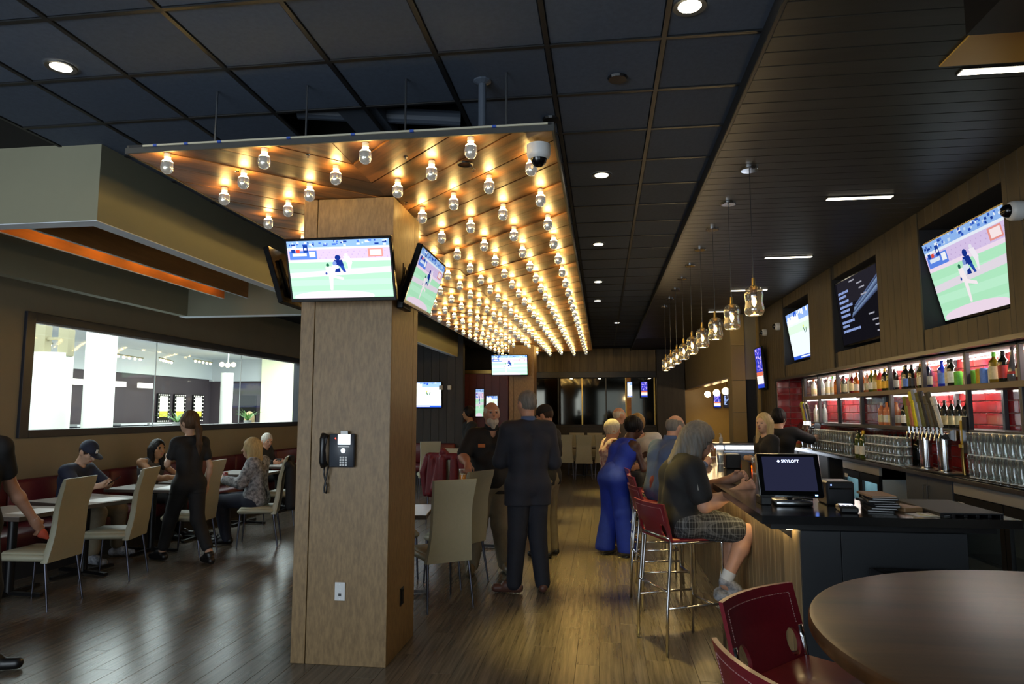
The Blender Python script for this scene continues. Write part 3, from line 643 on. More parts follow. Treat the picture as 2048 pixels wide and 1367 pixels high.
def table(x, y, rz, label, w=.70, d=.70, group=None, base='black_metal'):
    o = thing('dining_table', label, 'table', (x, y, 0), rz, group)
    MB().rbox((-w / 2, -d / 2, .705), (w / 2, d / 2, .741), .003).build('edge_band', 'table_edge', o)
    MB().rbox((-w / 2 + .004, -d / 2 + .004, .741), (w / 2 - .004, d / 2 - .004, .7435), .001).build('table_top', 'table_top', o)
    MB().cyl((0, 0, .03), (0, 0, .705), .038, n=14).rbox((-.16, -.16, .685), (.16, .16, .705), .004).build('post', 'black_metal', o, smooth=True)
    mb = MB()
    for a in range(4):
        c, s_ = math.cos(a * math.pi / 2), math.sin(a * math.pi / 2)
        mb.prism([(c * .02 - s_ * .02, s_ * .02 + c * .02, .015), (c * .02 + s_ * .02, s_ * .02 - c * .02, .015), (c * .33 + s_ * .02, s_ * .33 - c * .02, .008), (c * .33 - s_ * .02, s_ * .33 + c * .02, .008)], (0, 0, .028))
    mb.T = None; f = mb.build('cross_base', base, o)
    f.rotation_euler = (0, 0, R(45)) if False else (0, 0, 0)
    return o
table(-5.27, 5.62, 0, 'grey topped dining table at the far left edge', .72, .66)
table(-5.25, 6.48, -14, 'grey topped dining table in front of the man in the cap', .86, .70)
table(-5.30, 7.60, 0, 'grey topped dining table with the condiment caddy', .90, .52)
table(-5.22, 8.42, 0, 'grey topped dining table between the two women with drinks', .78, .60)
table(-5.25, 9.62, 0, 'grey topped dining table behind the blonde woman', .76, .66)
table(-5.25, 11.0, 0, 'grey topped dining table of the white haired man', .76, .66)
table(-1.92, 6.15, 8, 'dining table right of the column reflecting a screen', .70, .70, base='steel')
table(-1.62, 8.35, 0, 'dining table with the glass of beer', .70, .60)
table(-.5, 17.75, 0, 'dining table between the pale chairs before the back wall', .9, .55)
# banquette along the left wall and below the far board wall
def banquette(name, label, L_, loc, rz):
    o = thing(name, label, 'banquette', loc, rz)
    MB().box((0, .03, 0), (L_, .60, .30)).build('plinth', 'dark_paint', o); k = max(1, round(L_ / 1.5)); w = L_ / k
    for i in range(k):
        MB().rbox((i * w + .004, .10, .30), (i * w + w - .004, .66, .46), .03).build('seat_cushion', 'banquette_red', o, smooth=50)
        MB().rbox((i * w + .004, .015, .46), (i * w + w - .004, .16, .905), .03).build('back_cushion', 'banquette_red', o, smooth=50)
    return o
banquette('banquette', 'long dark red leather banquette under the lobby window', 10.4, (XL, 13.9, 0), -90)
banquette('banquette', 'red leather banquette along the dark board wall', 2.6, (-3.4, 15.69, 0), 180)
# ---- bar stools
def make_stool():
    o = thing('bar_stool', '', 'bar stool'); r = .0115
    for sx in (-1, 1):
        x = sx * .205
        MB().tube([(x, .20, 0), (x, .20, .72), (x, .195, .735)], r, 10).build('leg', 'chrome', o, smooth='all')
        MB().tube([(x * 1.03, -.245, 0), (x * 1.02, -.235, .30), (x, -.205, .62), (x, -.195, .74), (x, -.206, .82), (x, -.217, .86)], r, 10).build('leg', 'chrome', o, smooth='all')
        MB().tube([(x, .20, .31), (x * 1.02, -.235, .31)], .009, 8).tube([(x, .20, .735), (x, -.20, .735)], .010, 8).build('side_rail', 'chrome', o, smooth='all')
    MB().tube([(-.205, .20, .27), (.205, .20, .27)], .010, 8).build('footrest', 'chrome', o, smooth='all')
    MB().tube([(-.207, -.232, .42), (.207, -.232, .42)], .009, 8).build('rear_rail', 'chrome', o, smooth='all')
    MB().tube([(-.205, -.198, .765), (-.1, -.225, .775), (.1, -.225, .775), (.205, -.198, .765)], .009, 8).build('back_brace', 'chrome', o, smooth='all')
    MB().rbox((-.212, -.20, .738), (.212, .225, .762), .010).build('seat', 'red_leather', o, smooth=50)
    # leather back with two hand holes at its lower corners
    prof = [(-.195, .74), (-.203, .79), (-.222, .88), (-.252, 1.0)]
    def yb(z):
        for (a, za), (b, zb) in zip(prof, prof[1:]):
            if z <= zb: return a + (b - a) * (z - za) / (zb - za)
        return prof[-1][0]
    mb = MB(); zs = [.745 + .255 * q / 20 for q in range(21)]
    us = [-.218 + .436 * q / 24 for q in range(25)]
    def snap(u, z):
        for s_ in (-1, 1):
            a, c = (u - s_ * .152) / .036, (z - .812) / .046; e = math.hypot(a, c)
            if .7 < e < 1.3: return s_ * .152 + a / e * .036, .812 + c / e * .046
        return u, z
    vid = {}
    def V(i, j, s_):
        k = (i, j, s_)
        if k not in vid: u, z = snap(us[i], zs[j]); vid[k] = len(vl); vl.append((u, yb(z) + s_ * .008 - .035 * (1 - (u / .218) ** 2) * min(1, (z - .74) / .15), z))
        return vid[k]
    vl = []; fl_ = []; cell = {}
    for i in range(24):
        for j in range(20):
            uc, zc = (us[i] + us[i + 1]) / 2, (zs[j] + zs[j + 1]) / 2
            cell[(i, j)] = math.hypot((abs(uc) - .152) / .036, (zc - .812) / .046) > 1
    for (i, j), on in cell.items():
        if not on: continue
        fl_.append((V(i, j, -1), V(i + 1, j, -1), V(i + 1, j + 1, -1), V(i, j + 1, -1))); fl_.append((V(i, j, 1), V(i, j + 1, 1), V(i + 1, j + 1, 1), V(i + 1, j, 1)))
        for di, dj, a, b in ((-1, 0, (0, 0), (0, 1)), (1, 0, (1, 1), (1, 0)), (0, -1, (1, 0), (0, 0)), (0, 1, (0, 1), (1, 1))):
            if not cell.get((i + di, j + dj), False):
                p, q = (i + a[0], j + a[1]), (i + b[0], j + b[1]); fl_.append((V(*p, -1), V(*p, 1), V(*q, 1), V(*q, -1)))
    mb._add(vl, fl_); back = mb.build('backrest', 'red_leather', o, smooth=50)
    M('stitch', 'b08a86', .7); mb = MB()
    def st(u, z, s_=-1): return (u, yb(z) + s_ * .0092 - .035 * (1 - (u / .218) ** 2) * min(1, (z - .74) / .15), z)
    path = [(-.190, .87), (-.190, .92), (-.190, .97), (-.1, .97), (0, .97), (.1, .97), (.190, .97), (.190, .92), (.190, .87)]
    for (u0, z0), (u1, z1) in zip(path, path[1:]):
        for q in range(6):
            a, b = q / 6, (q + .62) / 6
            for s_ in (-1, 1): mb.tube([st(u0 + (u1 - u0) * a, z0 + (z1 - z0) * a, s_), st(u0 + (u1 - u0) * b, z0 + (z1 - z0) * b, s_)], .0013, 4)
    mb.build('stitching', 'stitch', back)
    return o
sp = make_stool(); kids(sp); first2 = [True]
def stool(x, y, rz, label):
    if first2: first2.clear(); sp.location = (x, y, 0); sp.rotation_euler = (0, 0, R(rz)); return tag(sp, label, 'bar stool', 'red leather bar stools')
    return dup(sp, None, (x, y, 0), rz, label, 'red leather bar stools')
stool(.71, 2.40, -134, 'red leather bar stool pushed up to the round table, back to the aisle')
stool(.61, 1.93, -70, 'red leather bar stool at the bottom edge of the picture')
stool(.54, 5.14, -66, 'red leather bar stool with the grey haired man on it')
stool(.50, 6.15, -80, 'empty red leather bar stool behind the grey haired man')
stool(.52, 7.05, -86, 'red leather bar stool with the man in the blue shirt on it')
stool(.52, 7.95, -90, 'red leather bar stool beside the woman in the blue jumpsuit')
stool(.52, 8.85, -90, 'red leather bar stool with the person in white on it')
stool(.52, 9.8, -90, 'red leather bar stool at the far end of the bar')
# ---- round pub table in the foreground
o = thing('round_table', 'dark wood round pub table in the right foreground', 'table', (1.42, 1.95, 0))
MB().lathe([(0, 1.05), (.845, 1.05), (.857, 1.047), (.862, 1.038), (.862, 1.014), (.857, 1.006), (.84, 1.003), (0, 1.003)], 96).build('table_top', 'round_wood', o, smooth=True)
MB().cyl((0, 0, .03), (0, 0, 1.003), .05, n=16).build('post', 'black_metal', o, smooth=True)
MB().lathe([(0, .035), (.06, .035), (.33, .012), (.34, 0), (0, 0)], 40).build('base', 'black_metal', o, smooth=True)
# ---- phone, plates, cameras
o = thing('wall_phone', 'dark grey office phone mounted on the foreground column', 'telephone', (-1.735, 4.41, 1.38))
M('phone_grey', '3a3f47', .4); E('phone_lcd', 'dff0ff', 1.1); E('red_led', 'ff4030', 2.5)
MB().rbox((-.075, -.035, -.115), (.10, 0, .105), .008).build('body', 'phone_grey', o, smooth=50)
MB().box((-.012, -.037, .035), (.074, -.0352, .10)).build('lcd', 'phone_lcd', o)
MB().rbox((.005, -.036, .10), (.055, -.032, .125), .001).build('paper_tab', 'white_plastic', o)
h = MB().tube([(-.098, -.045, .098), (-.103, -.062, .07), (-.104, -.066, 0), (-.103, -.062, -.075), (-.098, -.045, -.105)], [.026, .024, .019, .024, .026], 12).build('handset', 'black_plastic', o, smooth='all')
k1 = MB().rbox((-.007, -.040, -.006), (.007, -.0345, .006), .002).mesh('key', 'white_plastic')
for r in range(4):
    for c in range(3): ob('key', k1, o, (.010 + c * .019, 0, -.050 - r * .0165))
MB().cyl((.028, -.042, -.005), (.028, -.034, -.005), .017, n=18).build('navigation_pad', 'steel', o); MB().box((-.012, -.0365, .018), (.068, -.0352, .024)).build('soft_keys', 'white_plastic', o)
MB().ball((-.03, -.036, .075), .004).build('message_lamp', 'red_led', o)
MB().tube([(-.10, -.04, -.11), (-.106, -.03, -.16), (-.094, -.028, -.21), (-.084, -.026, -.25), (-.09, -.025, -.285), (-.102, -.025, -.28), (-.104, -.026, -.25), (-.093, -.028, -.20), (-.083, -.03, -.15), (-.075, -.03, -.11)], .0055, 8).build('coiled_cord', 'black_plastic', o, smooth='all')
o = thing('socket_plate', 'white data socket plate low on the column front', 'socket', (-1.72, 4.41, .465))
MB().rbox((-.035, -.006, -.058), (.035, .002, .058), .002).build('plate', 'white_plastic', o)
for z in (.045, .012, -.045): MB().cyl((0, -.007, z), (0, -.005, z), .004, n=8).build('screw', 'steel', o)
MB().box((-.010, -.0075, -.030), (.010, -.0055, -.012)).build('port', 'black_plastic', o)
o = thing('socket_plate', 'black power outlet plate low on the shaded side of the column', 'socket', (-1.405, 4.74, .36))
MB().rbox((-.001, -.04, -.06), (.006, .04, .06), .002).build('plate', 'black_plastic', o); MB().rbox((.006, -.018, -.05), (.012, .018, .05), .002).build('outlet', 'black_gloss', o)
def dome(label, loc, rot, s=1.):
    o = thing('dome_camera', label, 'security camera', loc, group='white dome cameras'); o.rotation_euler = rot
    MB().lathe([(0, 0), (.066 * s, 0), (.066 * s, -.05 * s), (.060 * s, -.068 * s), (.046 * s, -.078 * s)], 28).build('housing', 'white_plastic', o, smooth=True)
    MB().lathe([(.045 * s, -.076 * s), (.042 * s, -.095 * s), (.030 * s, -.112 * s), (.012 * s, -.121 * s), (0, -.122 * s)], 24).build('smoked_dome', 'black_gloss', o, smooth='all')
dome('white dome camera under the front corner of the marquee panel', (-.335, 3.62, 3.088), (0, 0, 0))
dome('white dome camera on the plank wall at the right picture edge', (2.748, 4.80, 2.95), (0, R(90), 0), 1.0)
dome('nearer of two small white cameras past the farthest recess', (2.748, 11.07, 2.96), (0, R(90), 0), .9)
dome('farther of two small white cameras by the end of the plank wall', (2.748, 11.95, 2.965), (0, R(90), 0), .9)
for k, x in enumerate((-3.75, -3.55)):
    o = thing('wall_spotlight', ('left', 'right')[k] + ' of two small white spotlights on the dark board wall', 'spotlight', (x, 15.69, 2.19))
    MB().rbox((-.01, -.06, -.02), (.01, 0, .02), .003).build('bracket', 'black_metal', o); MB().rbox((-.04, -.14, -.05), (.04, -.06, .05), .008).build('head', 'white_plastic', o)
# ================================================================ BAR
BZ_ = 1.10
o = thing('bar_counter', 'polished black bar top running away from the camera with a wide near end', 'counter', (0, 0, 0))
MB().prism([(.80, 3.72, 1.058), (2.03, 3.72, 1.058), (2.03, 4.42, 1.058), (1.52, 4.42, 1.058), (1.52, 12.2, 1.058), (.80, 12.2, 1.058)], (0, 0, .042)).build('slab', 'counter_black', o)
MB().prism([(.86, 3.80, 1.02), (1.95, 3.80, 1.02), (1.95, 4.36, 1.02), (1.46, 4.36, 1.02), (1.46, 12.1, 1.02), (.86, 12.1, 1.02)], (0, 0, .037)).build('sub_top', 'black_plastic', o)
o = thing('bar', 'bar base with worn vertical boards on the aisle side and a black end panel', 'bar')
M('end_black', '23262a', .5, var=.1, scale=3)
MB().box((1.02, 3.80, 0), (1.44, 12.1, 1.018)).box((1.44, 3.80, 0), (1.80, 4.34, 1.018)).build('carcass', 'dark_paint', o)
bw = [MB().rbox((1.0, .0015, .0), (1.02, w - .0015, 1.018), .0025).mesh('board', 'bar_wood') for w in (.09, .11, .13)]
y = 3.80; k = 0
while y < 11.95:
    w = (.09, .11, .13)[(k * 7) % 3]; ob('board', bw[(k * 7) % 3], o, (0, y, 0)); y += w; k += 1
for xa, xb in ((1.0, 1.20), (1.20, 1.805)): MB().rbox((xa + .0015, 3.782, 0), (xb - .0015, 3.80, 1.018), .002).build('end_panel', 'end_black', o)
MB().prism([(.90, 3.95, 1.02), (1.0, 3.95, 1.02), (1.0, 3.95, .95)], (0, .03, 0)).build('bracket', 'black_metal', o)
MB().box((.955, 3.86, 1.008), (.985, 12.0, 1.0195)).build('led_strip', 'underbar', o)
o = thing('waste_bin', 'black open bin against the end panel of the bar', 'bin', (1.50, 3.56, 0))
M('bin_black', '08090a', .45)
mb = MB(); mb.prism([(-.14, -.14, .0), (.14, -.14, 0), (.14, .14, 0), (-.14, .14, 0)], (0, 0, .02)); 
for a, b in (((-.17, -.17), (.17, -.15)), ((-.17, .15), (.17, .17)), ((-.17, -.15), (-.15, .15)), ((.15, -.15), (.17, .15))): mb.box((a[0], a[1], .02), (b[0], b[1], .84))
mb.build('body', 'bin_black', o); MB().rbox((-.185, -.185, .80), (.185, -.17, .85), .003).rbox((-.185, .17, .80), (.185, .185, .85), .003).rbox((-.185, -.17, .80), (-.17, .17, .85), .003).rbox((.17, -.17, .80), (.185, .17, .85), .003).build('rim', 'black_plastic', o)
# ---- back counter and the units under it
o = thing('back_counter', 'black back bar counter with a steel front edge', 'counter')
MB().rbox((2.70, 3.0, 1.092), (3.146, 11.44, 1.13), .003).build('slab', 'counter_black', o); MB().box((2.692, 3.0, 1.088), (2.70, 11.44, 1.118)).build('steel_edge', 'steel', o)
def cabinet(y0, y1, label, doors=2):
    o = thing('cabinet', label, 'cabinet', (2.98, (y0 + y1) / 2, 0), group='back bar cabinets'); L_ = (y1 - y0) / 2
    MB().box((-.20, -L_ + .004, .1), (.20, L_ - .004, 1.085)).build('body', 'dark_paint', o); w = 2 * L_ / doors
    for i in range(doors):
        d = MB().rbox((-.222, -L_ + i * w + .003, .12), (-.202, -L_ + (i + 1) * w - .003, 1.08), .002).build('door', 'cabinet_grey', o)
        e = (i + 1) * w - .035 if i == 0 else i * w + .035
        MB().tube([(-.222, -L_ + e, .87), (-.244, -L_ + e, .87), (-.244, -L_ + e, 1.0), (-.222, -L_ + e, 1.0)], .005, 6).build('handle', 'steel', d)
E('fridge_glow', 'bfe8f0', 3.2); M('fridge_in', 'b8c4c8', .5)
def fridge(y0, y1, label, doors, lit):
    o = thing('bar_fridge', label, 'fridge', (2.98, (y0 + y1) / 2, 0), group='back bar fridges'); L_ = (y1 - y0) / 2
    MB().box((.14, -L_, .05), (.2, L_, 1.085)).box((-.2, -L_, .05), (.14, -L_ + .03, 1.085)).box((-.2, L_ - .03, .05), (.14, L_, 1.085)).box((-.2, -L_, .05), (.14, L_, .12)).box((-.2, -L_, .95), (.14, L_, 1.085)).build('body', 'fridge_in', o)
    MB().rbox((-.232, -L_, .985), (-.20, L_, 1.075), .004).build('steel_band', 'steel_bright', o)
    MB().box((-.1, -L_ + .05, .935), (.1, L_ - .05, .948)).build('light_tube', 'fridge_glow' if lit else 'fridge_in', o)
    MB().box((-.16, -L_ + .04, .52), (.13, L_ - .04, .53)).build('shelf', 'steel', o)
    w = 2 * L_ / doors
    for i in range(doors):
        a, b = -L_ + i * w + .004, -L_ + (i + 1) * w - .004; fw_ = .055
        mb = MB().box((-.232, a, .12), (-.204, a + fw_, .98)).box((-.232, b - fw_, .12), (-.204, b, .98)).box((-.232, a + fw_, .12), (-.204, b - fw_, .18)).box((-.232, a + fw_, .90), (-.204, b - fw_, .98))
        d = mb.build('door', 'black_plastic', o); MB().box((-.222, a + fw_, .18), (-.216, b - fw_, .90)).build('pane', 'clear_glass', d)
    MB().rbox((-.234, L_ - .16, .89), (-.2305, L_ - .06, .93), .001).build('badge', 'white_plastic', o)
    return o
cabinet(10.38, 11.40, 'grey back bar cabinet farthest from the camera')
cabinet(9.05, 10.34, 'grey back bar cabinet beside the far fridge')
fridge(7.42, 8.48, 'small bar fridge with lit glass doors in the middle of the back bar', 2, True)
cabinet(5.97, 6.82, 'grey two door cabinet with steel handles under the taps')
fridge(3.9, 5.93, 'long bar fridge with steel band at the right picture edge', 3, False)
# ---- shelving in the tiled nook
o = thing('back_bar_shelf', 'dark framed lit bottle shelving on the red tiled wall', 'shelving')
M('shelf_dark', '3a3a3e', .45); M('shelf_front', '6b5a44', .5)
DV = [10.26, 9.62, 8.87, 8.11, 7.32, 6.59, 5.85, 5.14, 4.42]
for y in DV:
    MB().rbox((2.85, y - .018, 1.47), (2.885, y + .018, 2.115), .003).build('front_post', 'shelf_dark', o); MB().rbox((3.11, y - .018, 1.47), (3.142, y + .018, 2.115), .003).build('rear_post', 'shelf_dark', o)
    MB().box((2.885, y - .003, 1.49), (3.11, y + .003, 1.80)).box((2.885, y - .003, 1.845), (3.11, y + .003, 2.095)).build('glass_side', 'clear_glass', o)
MB().rbox((2.84, 4.40, 1.80), (3.142, 10.28, 1.845), .002).build('shelf', 'shelf_front', o); MB().rbox((2.845, 4.40, 1.455), (3.142, 10.28, 1.49), .002).build('shelf', 'shelf_dark', o)
MB().rbox((2.85, 4.40, 2.095), (3.142, 10.28, 2.113), .002).build('top', 'shelf_dark', o)
for a, b in zip(DV, DV[1:]):
    MB().box((3.05, b + .03, 2.086), (3.08, a - .03, 2.0945)).build('led_strip', 'led_white', o)
    if abs(a - 10.26) < .1 or abs(a - 7.32) < .1 or abs(a - 6.59) < .1 or abs(a - 9.62) < .1: MB().box((3.05, b + .03, 1.791), (3.08, a - .03, 1.799)).build('led_strip', 'led_white', o)
# ---- bottles
def gl(name, col, rough=.06): return M(name, col, rough, spec=.7, coat=.3)
gl('b_dark', '10140e'); gl('b_green', '3c4a14'); gl('b_amber', '9a4a12'); gl('b_olive', '6a5a14'); gl('b_clear', 'c9d2d0'); gl('b_blue', '1a30b8'); gl('b_grey', '54565a'); gl('b_red', '5a1216'); gl('b_rose', 'c87a52')
for n_, c_ in (('l_white', 'e6e6dc'), ('l_cream', 'd8d0a0'), ('l_yellow', 'e0b020'), ('l_green', '6cc83c'), ('l_blue', '5c86d8'), ('l_red', 'b02820'), ('l_black', '15151a'), ('l_orange', 'd87820')): M(n_, c_, .5, var=.25, scale=60)
SHP = dict(wine=([(0, 0), (.034, 0), (.036, .006), (.036, .15), (.030, .172), (.014, .195), (.0125, .23)], (.03, .105), (.0135, .19, .235)),
           spirit=([(0, 0), (.036, 0), (.038, .005), (.038, .15), (.034, .165), (.016, .185), (.014, .205)], (.03, .125), (.0155, .20, .232)),
           brandy=([(0, 0), (.044, 0), (.05, .02), (.05, .10), (.036, .14), (.016, .165), (.014, .21)], (.03, .09), (.0155, .19, .235)),
           slim=([(0, 0), (.030, 0), (.044, .03), (.034, .10), (.020, .16), (.014, .21), (.013, .235)], (.035, .06), (.0145, .22, .25)),
           can=([(0, 0), (.028, 0), (.031, .006), (.031, .112), (.027, .12), (0, .12)], (.006, .112), None))
MC_ = {}
def bottle(y, x, z, shp, glass, lab, cap, label, s=1., group=None):
    key = (shp, glass, lab, cap)
    if key not in MC_:
        pr, lz, cp = SHP[shp]
        rl = [r for r, zz in pr if zz <= (lz[0] + lz[1]) / 2][-1] + .0008
        if shp == 'slim': rl = .0445
        MC_[key] = (MB().lathe(pr, 14).mesh('glass_body', glass, True), MB().lathe([(rl, lz[0]), (rl, lz[1])] if shp != 'slim' else [(.0425, .034), (.0385, .075)], 14).mesh('label', lab, 'all'),
                    MB().lathe([(cp[0], cp[1]), (cp[0], cp[2]), (cp[0] * .9, cp[2] + .003), (0, cp[2] + .003)], 12).mesh('cap', cap, True) if cp else None)
    a, b, c = MC_[key]; o = thing('can' if shp == 'can' else 'bottle', label, 'can' if shp == 'can' else 'bottle', (x, y, z), random.uniform(0, 360), group or 'bottles on the back bar'); o.scale = (s, s, s)
    ob('glass_body', a, o); ob('label', b, o)
    if c: ob('cap', c, o)
Z1, Z0 = 1.8455, 1.4905
row = [  # y, shape, glass, label material, cap, words
 (5.24, 'brandy', 'b_red', 'l_cream', 'l_yellow', 'dark red brandy bottle with cream label and yellow cap'), (5.36, 'slim', 'b_grey', 'l_red', 'b_grey', 'slim grey tapering bottle with red band'),
 (5.48, 'spirit', 'b_dark', 'l_red', 'l_black', 'dark spirit bottle with red label between slim and amber bottles'), (5.60, 'spirit', 'b_olive', 'l_cream', 'l_green', 'olive whiskey bottle with large cream label'),
 (5.69, 'can', 'l_white', 'l_white', None, 'white can in the nearest shelf bay'), (5.745, 'can', 'l_blue', 'l_blue', None, 'blue can in the nearest shelf bay'), (5.805, 'can', 'l_yellow', 'l_yellow', None, 'yellow can in the nearest shelf bay'),
 (5.92, 'can', 'l_white', 'l_green', None, 'white can with green band in the second bay'), (5.985, 'can', 'l_black', 'l_white', None, 'black and white can in the second bay'), (6.05, 'can', 'l_white', 'l_blue', None, 'tall pale blue can in the second bay'),
 (6.14, 'can', 'l_green', 'l_green', None, 'bright green can on the upper shelf'), (6.24, 'spirit', 'b_dark', 'l_white', 'l_black', 'black spirit bottle with white lettered label'), (6.35, 'spirit', 'b_clear', 'l_cream', 'l_black', 'pale bottle with black cap beside the blue bottle'),
 (6.47, 'spirit', 'b_blue', 'l_blue', 'b_blue', 'cobalt blue bottle on the upper shelf'),
 (6.68, 'wine', 'b_dark', 'l_cream', 'l_orange', 'dark wine bottle with cream label and orange cap'), (6.78, 'wine', 'b_dark', 'l_white', 'l_white', 'dark wine bottle with white label and white cap'), (6.89, 'wine', 'b_green', 'l_cream', 'l_orange', 'green wine bottle with orange cap in the third bay'),
 (7.00, 'wine', 'b_dark', 'l_black', 'l_black', 'plain black wine bottle in the third bay'), (7.12, 'wine', 'b_dark', 'l_blue', 'b_dark', 'dark wine bottle with pale blue label'), (7.23, 'wine', 'b_dark', 'l_cream', 'l_yellow', 'wine bottle with round cream label in the third bay'),
 (7.40, 'wine', 'b_dark', 'l_white', 'l_white', 'wine bottle with white label in the fourth bay'), (7.52, 'wine', 'b_green', 'l_yellow', 'l_yellow', 'sparkling wine bottle with yellow label and cap'), (7.64, 'wine', 'b_dark', 'l_yellow', 'l_yellow', 'dark wine bottle with yellow label in the fourth bay'),
 (7.76, 'spirit', 'l_red', 'l_yellow', 'l_white', 'red and yellow bottle in the fourth bay'), (7.88, 'wine', 'b_olive', 'l_cream', 'l_black', 'olive wine bottle in the fourth bay'), (8.00, 'wine', 'b_green', 'l_white', 'l_yellow', 'green wine bottle with white label in the fourth bay'),
 (8.20, 'wine', 'b_rose', 'l_cream', 'l_cream', 'rose wine bottle at the near side of the fifth bay'), (8.33, 'wine', 'b_amber', 'l_white', 'b_amber', 'amber wine bottle with white label in the fifth bay'), (8.45, 'wine', 'b_amber', 'l_white', 'b_amber', 'second amber wine bottle in the fifth bay'),
 (8.60, 'spirit', 'b_red', 'l_cream', 'l_white', 'dark red round bottle in the fifth bay'), (8.75, 'wine', 'b_clear', 'l_white', 'l_white', 'clear bottle at the far side of the fifth bay'),
 (8.97, 'spirit', 'b_dark', 'l_cream', 'l_black', 'short dark bottle with cream label in the sixth bay'), (9.14, 'spirit', 'b_amber', 'l_orange', 'l_white', 'amber bottle in the sixth bay'), (9.30, 'wine', 'b_clear', 'l_cream', 'l_green', 'clear bottle with cream label in the sixth bay'), (9.48, 'wine', 'b_clear', 'l_cream', 'l_white', 'pale bottle at the far side of the sixth bay'),
 (9.74, 'wine', 'b_clear', 'l_white', 'l_white', 'clear bottle with white label in the seventh bay'), (9.93, 'wine', 'b_rose', 'l_white', 'l_orange', 'pink bottle with white label in the seventh bay'), (10.10, 'wine', 'b_clear', 'l_cream', 'l_orange', 'pale bottle with orange cap in the seventh bay')]
for y, sh, g_, l_, c_, w in row: bottle(y, 2.94 + (.03 if int(y * 100) % 2 else 0), Z1, sh, g_, l_, c_, w + ' on the upper shelf' if 'upper shelf' not in w else w)
for k, y in enumerate((6.64, 6.73, 6.82, 6.91, 7.00, 7.09, 7.18, 7.25)): bottle(y, 2.93 + .08 * (k % 2), Z0, 'wine', 'b_dark', ('l_white', 'l_cream')[k % 2], ('l_red', 'l_black', 'l_white')[k % 3], 'dark red wine bottle standing close in the third bay of the lower shelf', group='wine bottles of the lower shelf')
for k, y in enumerate((6.02, 6.14, 6.26, 6.38, 6.49)): bottle(y, 2.93, Z0, 'wine', 'b_dark', 'l_cream', ('l_red', 'l_black')[k % 2], 'dark wine bottle behind the tap handles on the lower shelf', group='wine bottles behind the taps')
for k, y in enumerate((7.42, 7.54, 7.66, 7.80)): bottle(y, 2.95, Z0, 'wine', 'b_rose', ('l_white', 'l_cream')[k % 2], ('l_orange', 'l_white')[k % 2], 'rose wine bottle in the fourth bay of the lower shelf', group='rose bottles of the lower shelf')
for k, y in enumerate((9.72, 9.92, 10.08)): bottle(y, 2.95, Z0, 'wine', 'b_clear', 'l_white', 'l_white', 'clear glass bottle in the seventh bay of the lower shelf', group='clear bottles of the lower shelf')
for k, y in enumerate((7.93, 8.08)): bottle(y, 2.80, 1.131, 'wine', 'b_green', 'l_white', ('l_yellow', 'b_dark')[k], ('nearer', 'farther')[k] + ' of two wine bottles standing on the back counter', 1.25)
for k in range(6): bottle(7.3 + k * .13, 3.08, 1.131, 'wine', 'b_dark', 'l_black', 'l_black', 'dark bottle at the tiled wall behind the glasses', 1.1, 'dark bottles behind the glasses')
# ---- glassware on the back counter
def gmesh(nm, r0, r1, hh):
    return MB().lathe([(0, .006), (r0 - .003, .007), (r1 - .002, hh - .002), (r1 - .001, hh), (r1, hh - .002), (r0 + (r1 - r0) * .04, .006), (r0, 0), (0, 0)], 14, mis=[1, 0, 1, 1, 0, 1, 1]).mesh(nm, ['drink_glass', 'glass_rim'], True)
pint = gmesh('pint_glass', .030, .040, .135); tall = gmesh('tall_glass', .029, .036, .17); rock = gmesh('rocks_glass', .035, .039, .085)
def glass(me, name, x, y, z, label, group): tag(ob(name, me, None, (x, y, z)), label, 'glass', group)
for i in range(15):
    for r in range(2):
        for q in range(2): glass(pint, 'pint_glass', 2.77 + r * .09, 8.27 + i * .092, 1.131 + q * .1355, 'clear pint glass in the long stacked rows left of the two wine bottles', 'pint glasses at the middle of the back counter')
for i in range(9):
    for r in range(2):
        for q in range(3): glass(rock, 'rocks_glass', 2.77 + r * .085, 6.98 + i * .092, 1.131 + q * .0855, 'short clear tumbler in the stacks between wine bottles and taps', 'stacked tumblers beside the taps')
for i in range(10):
    for r in range(2):
        for q in range(2): glass(tall, 'tall_glass', 2.79 + r * .085, 4.90 + i * .088, 1.1335 + q * .1705, 'tall clear glass in the stacks right of the taps', 'tall glasses at the right of the back counter')
o = tag(MB().rbox((2.74, 4.82, 1.1305), (2.98, 5.86, 1.1333), .001).build('bar_mat', 'rubber'), 'black bar mat under the tall glasses', 'mat')
for k, (y, me) in enumerate(((10.45, rock), (10.55, tall), (10.66, rock), (10.76, tall), (10.86, rock), (10.98, tall))): glass(me, 'tumbler', 2.82, y, 1.131, 'clear glass beside the bartender at the far end of the back counter', 'glasses beside the bartender')
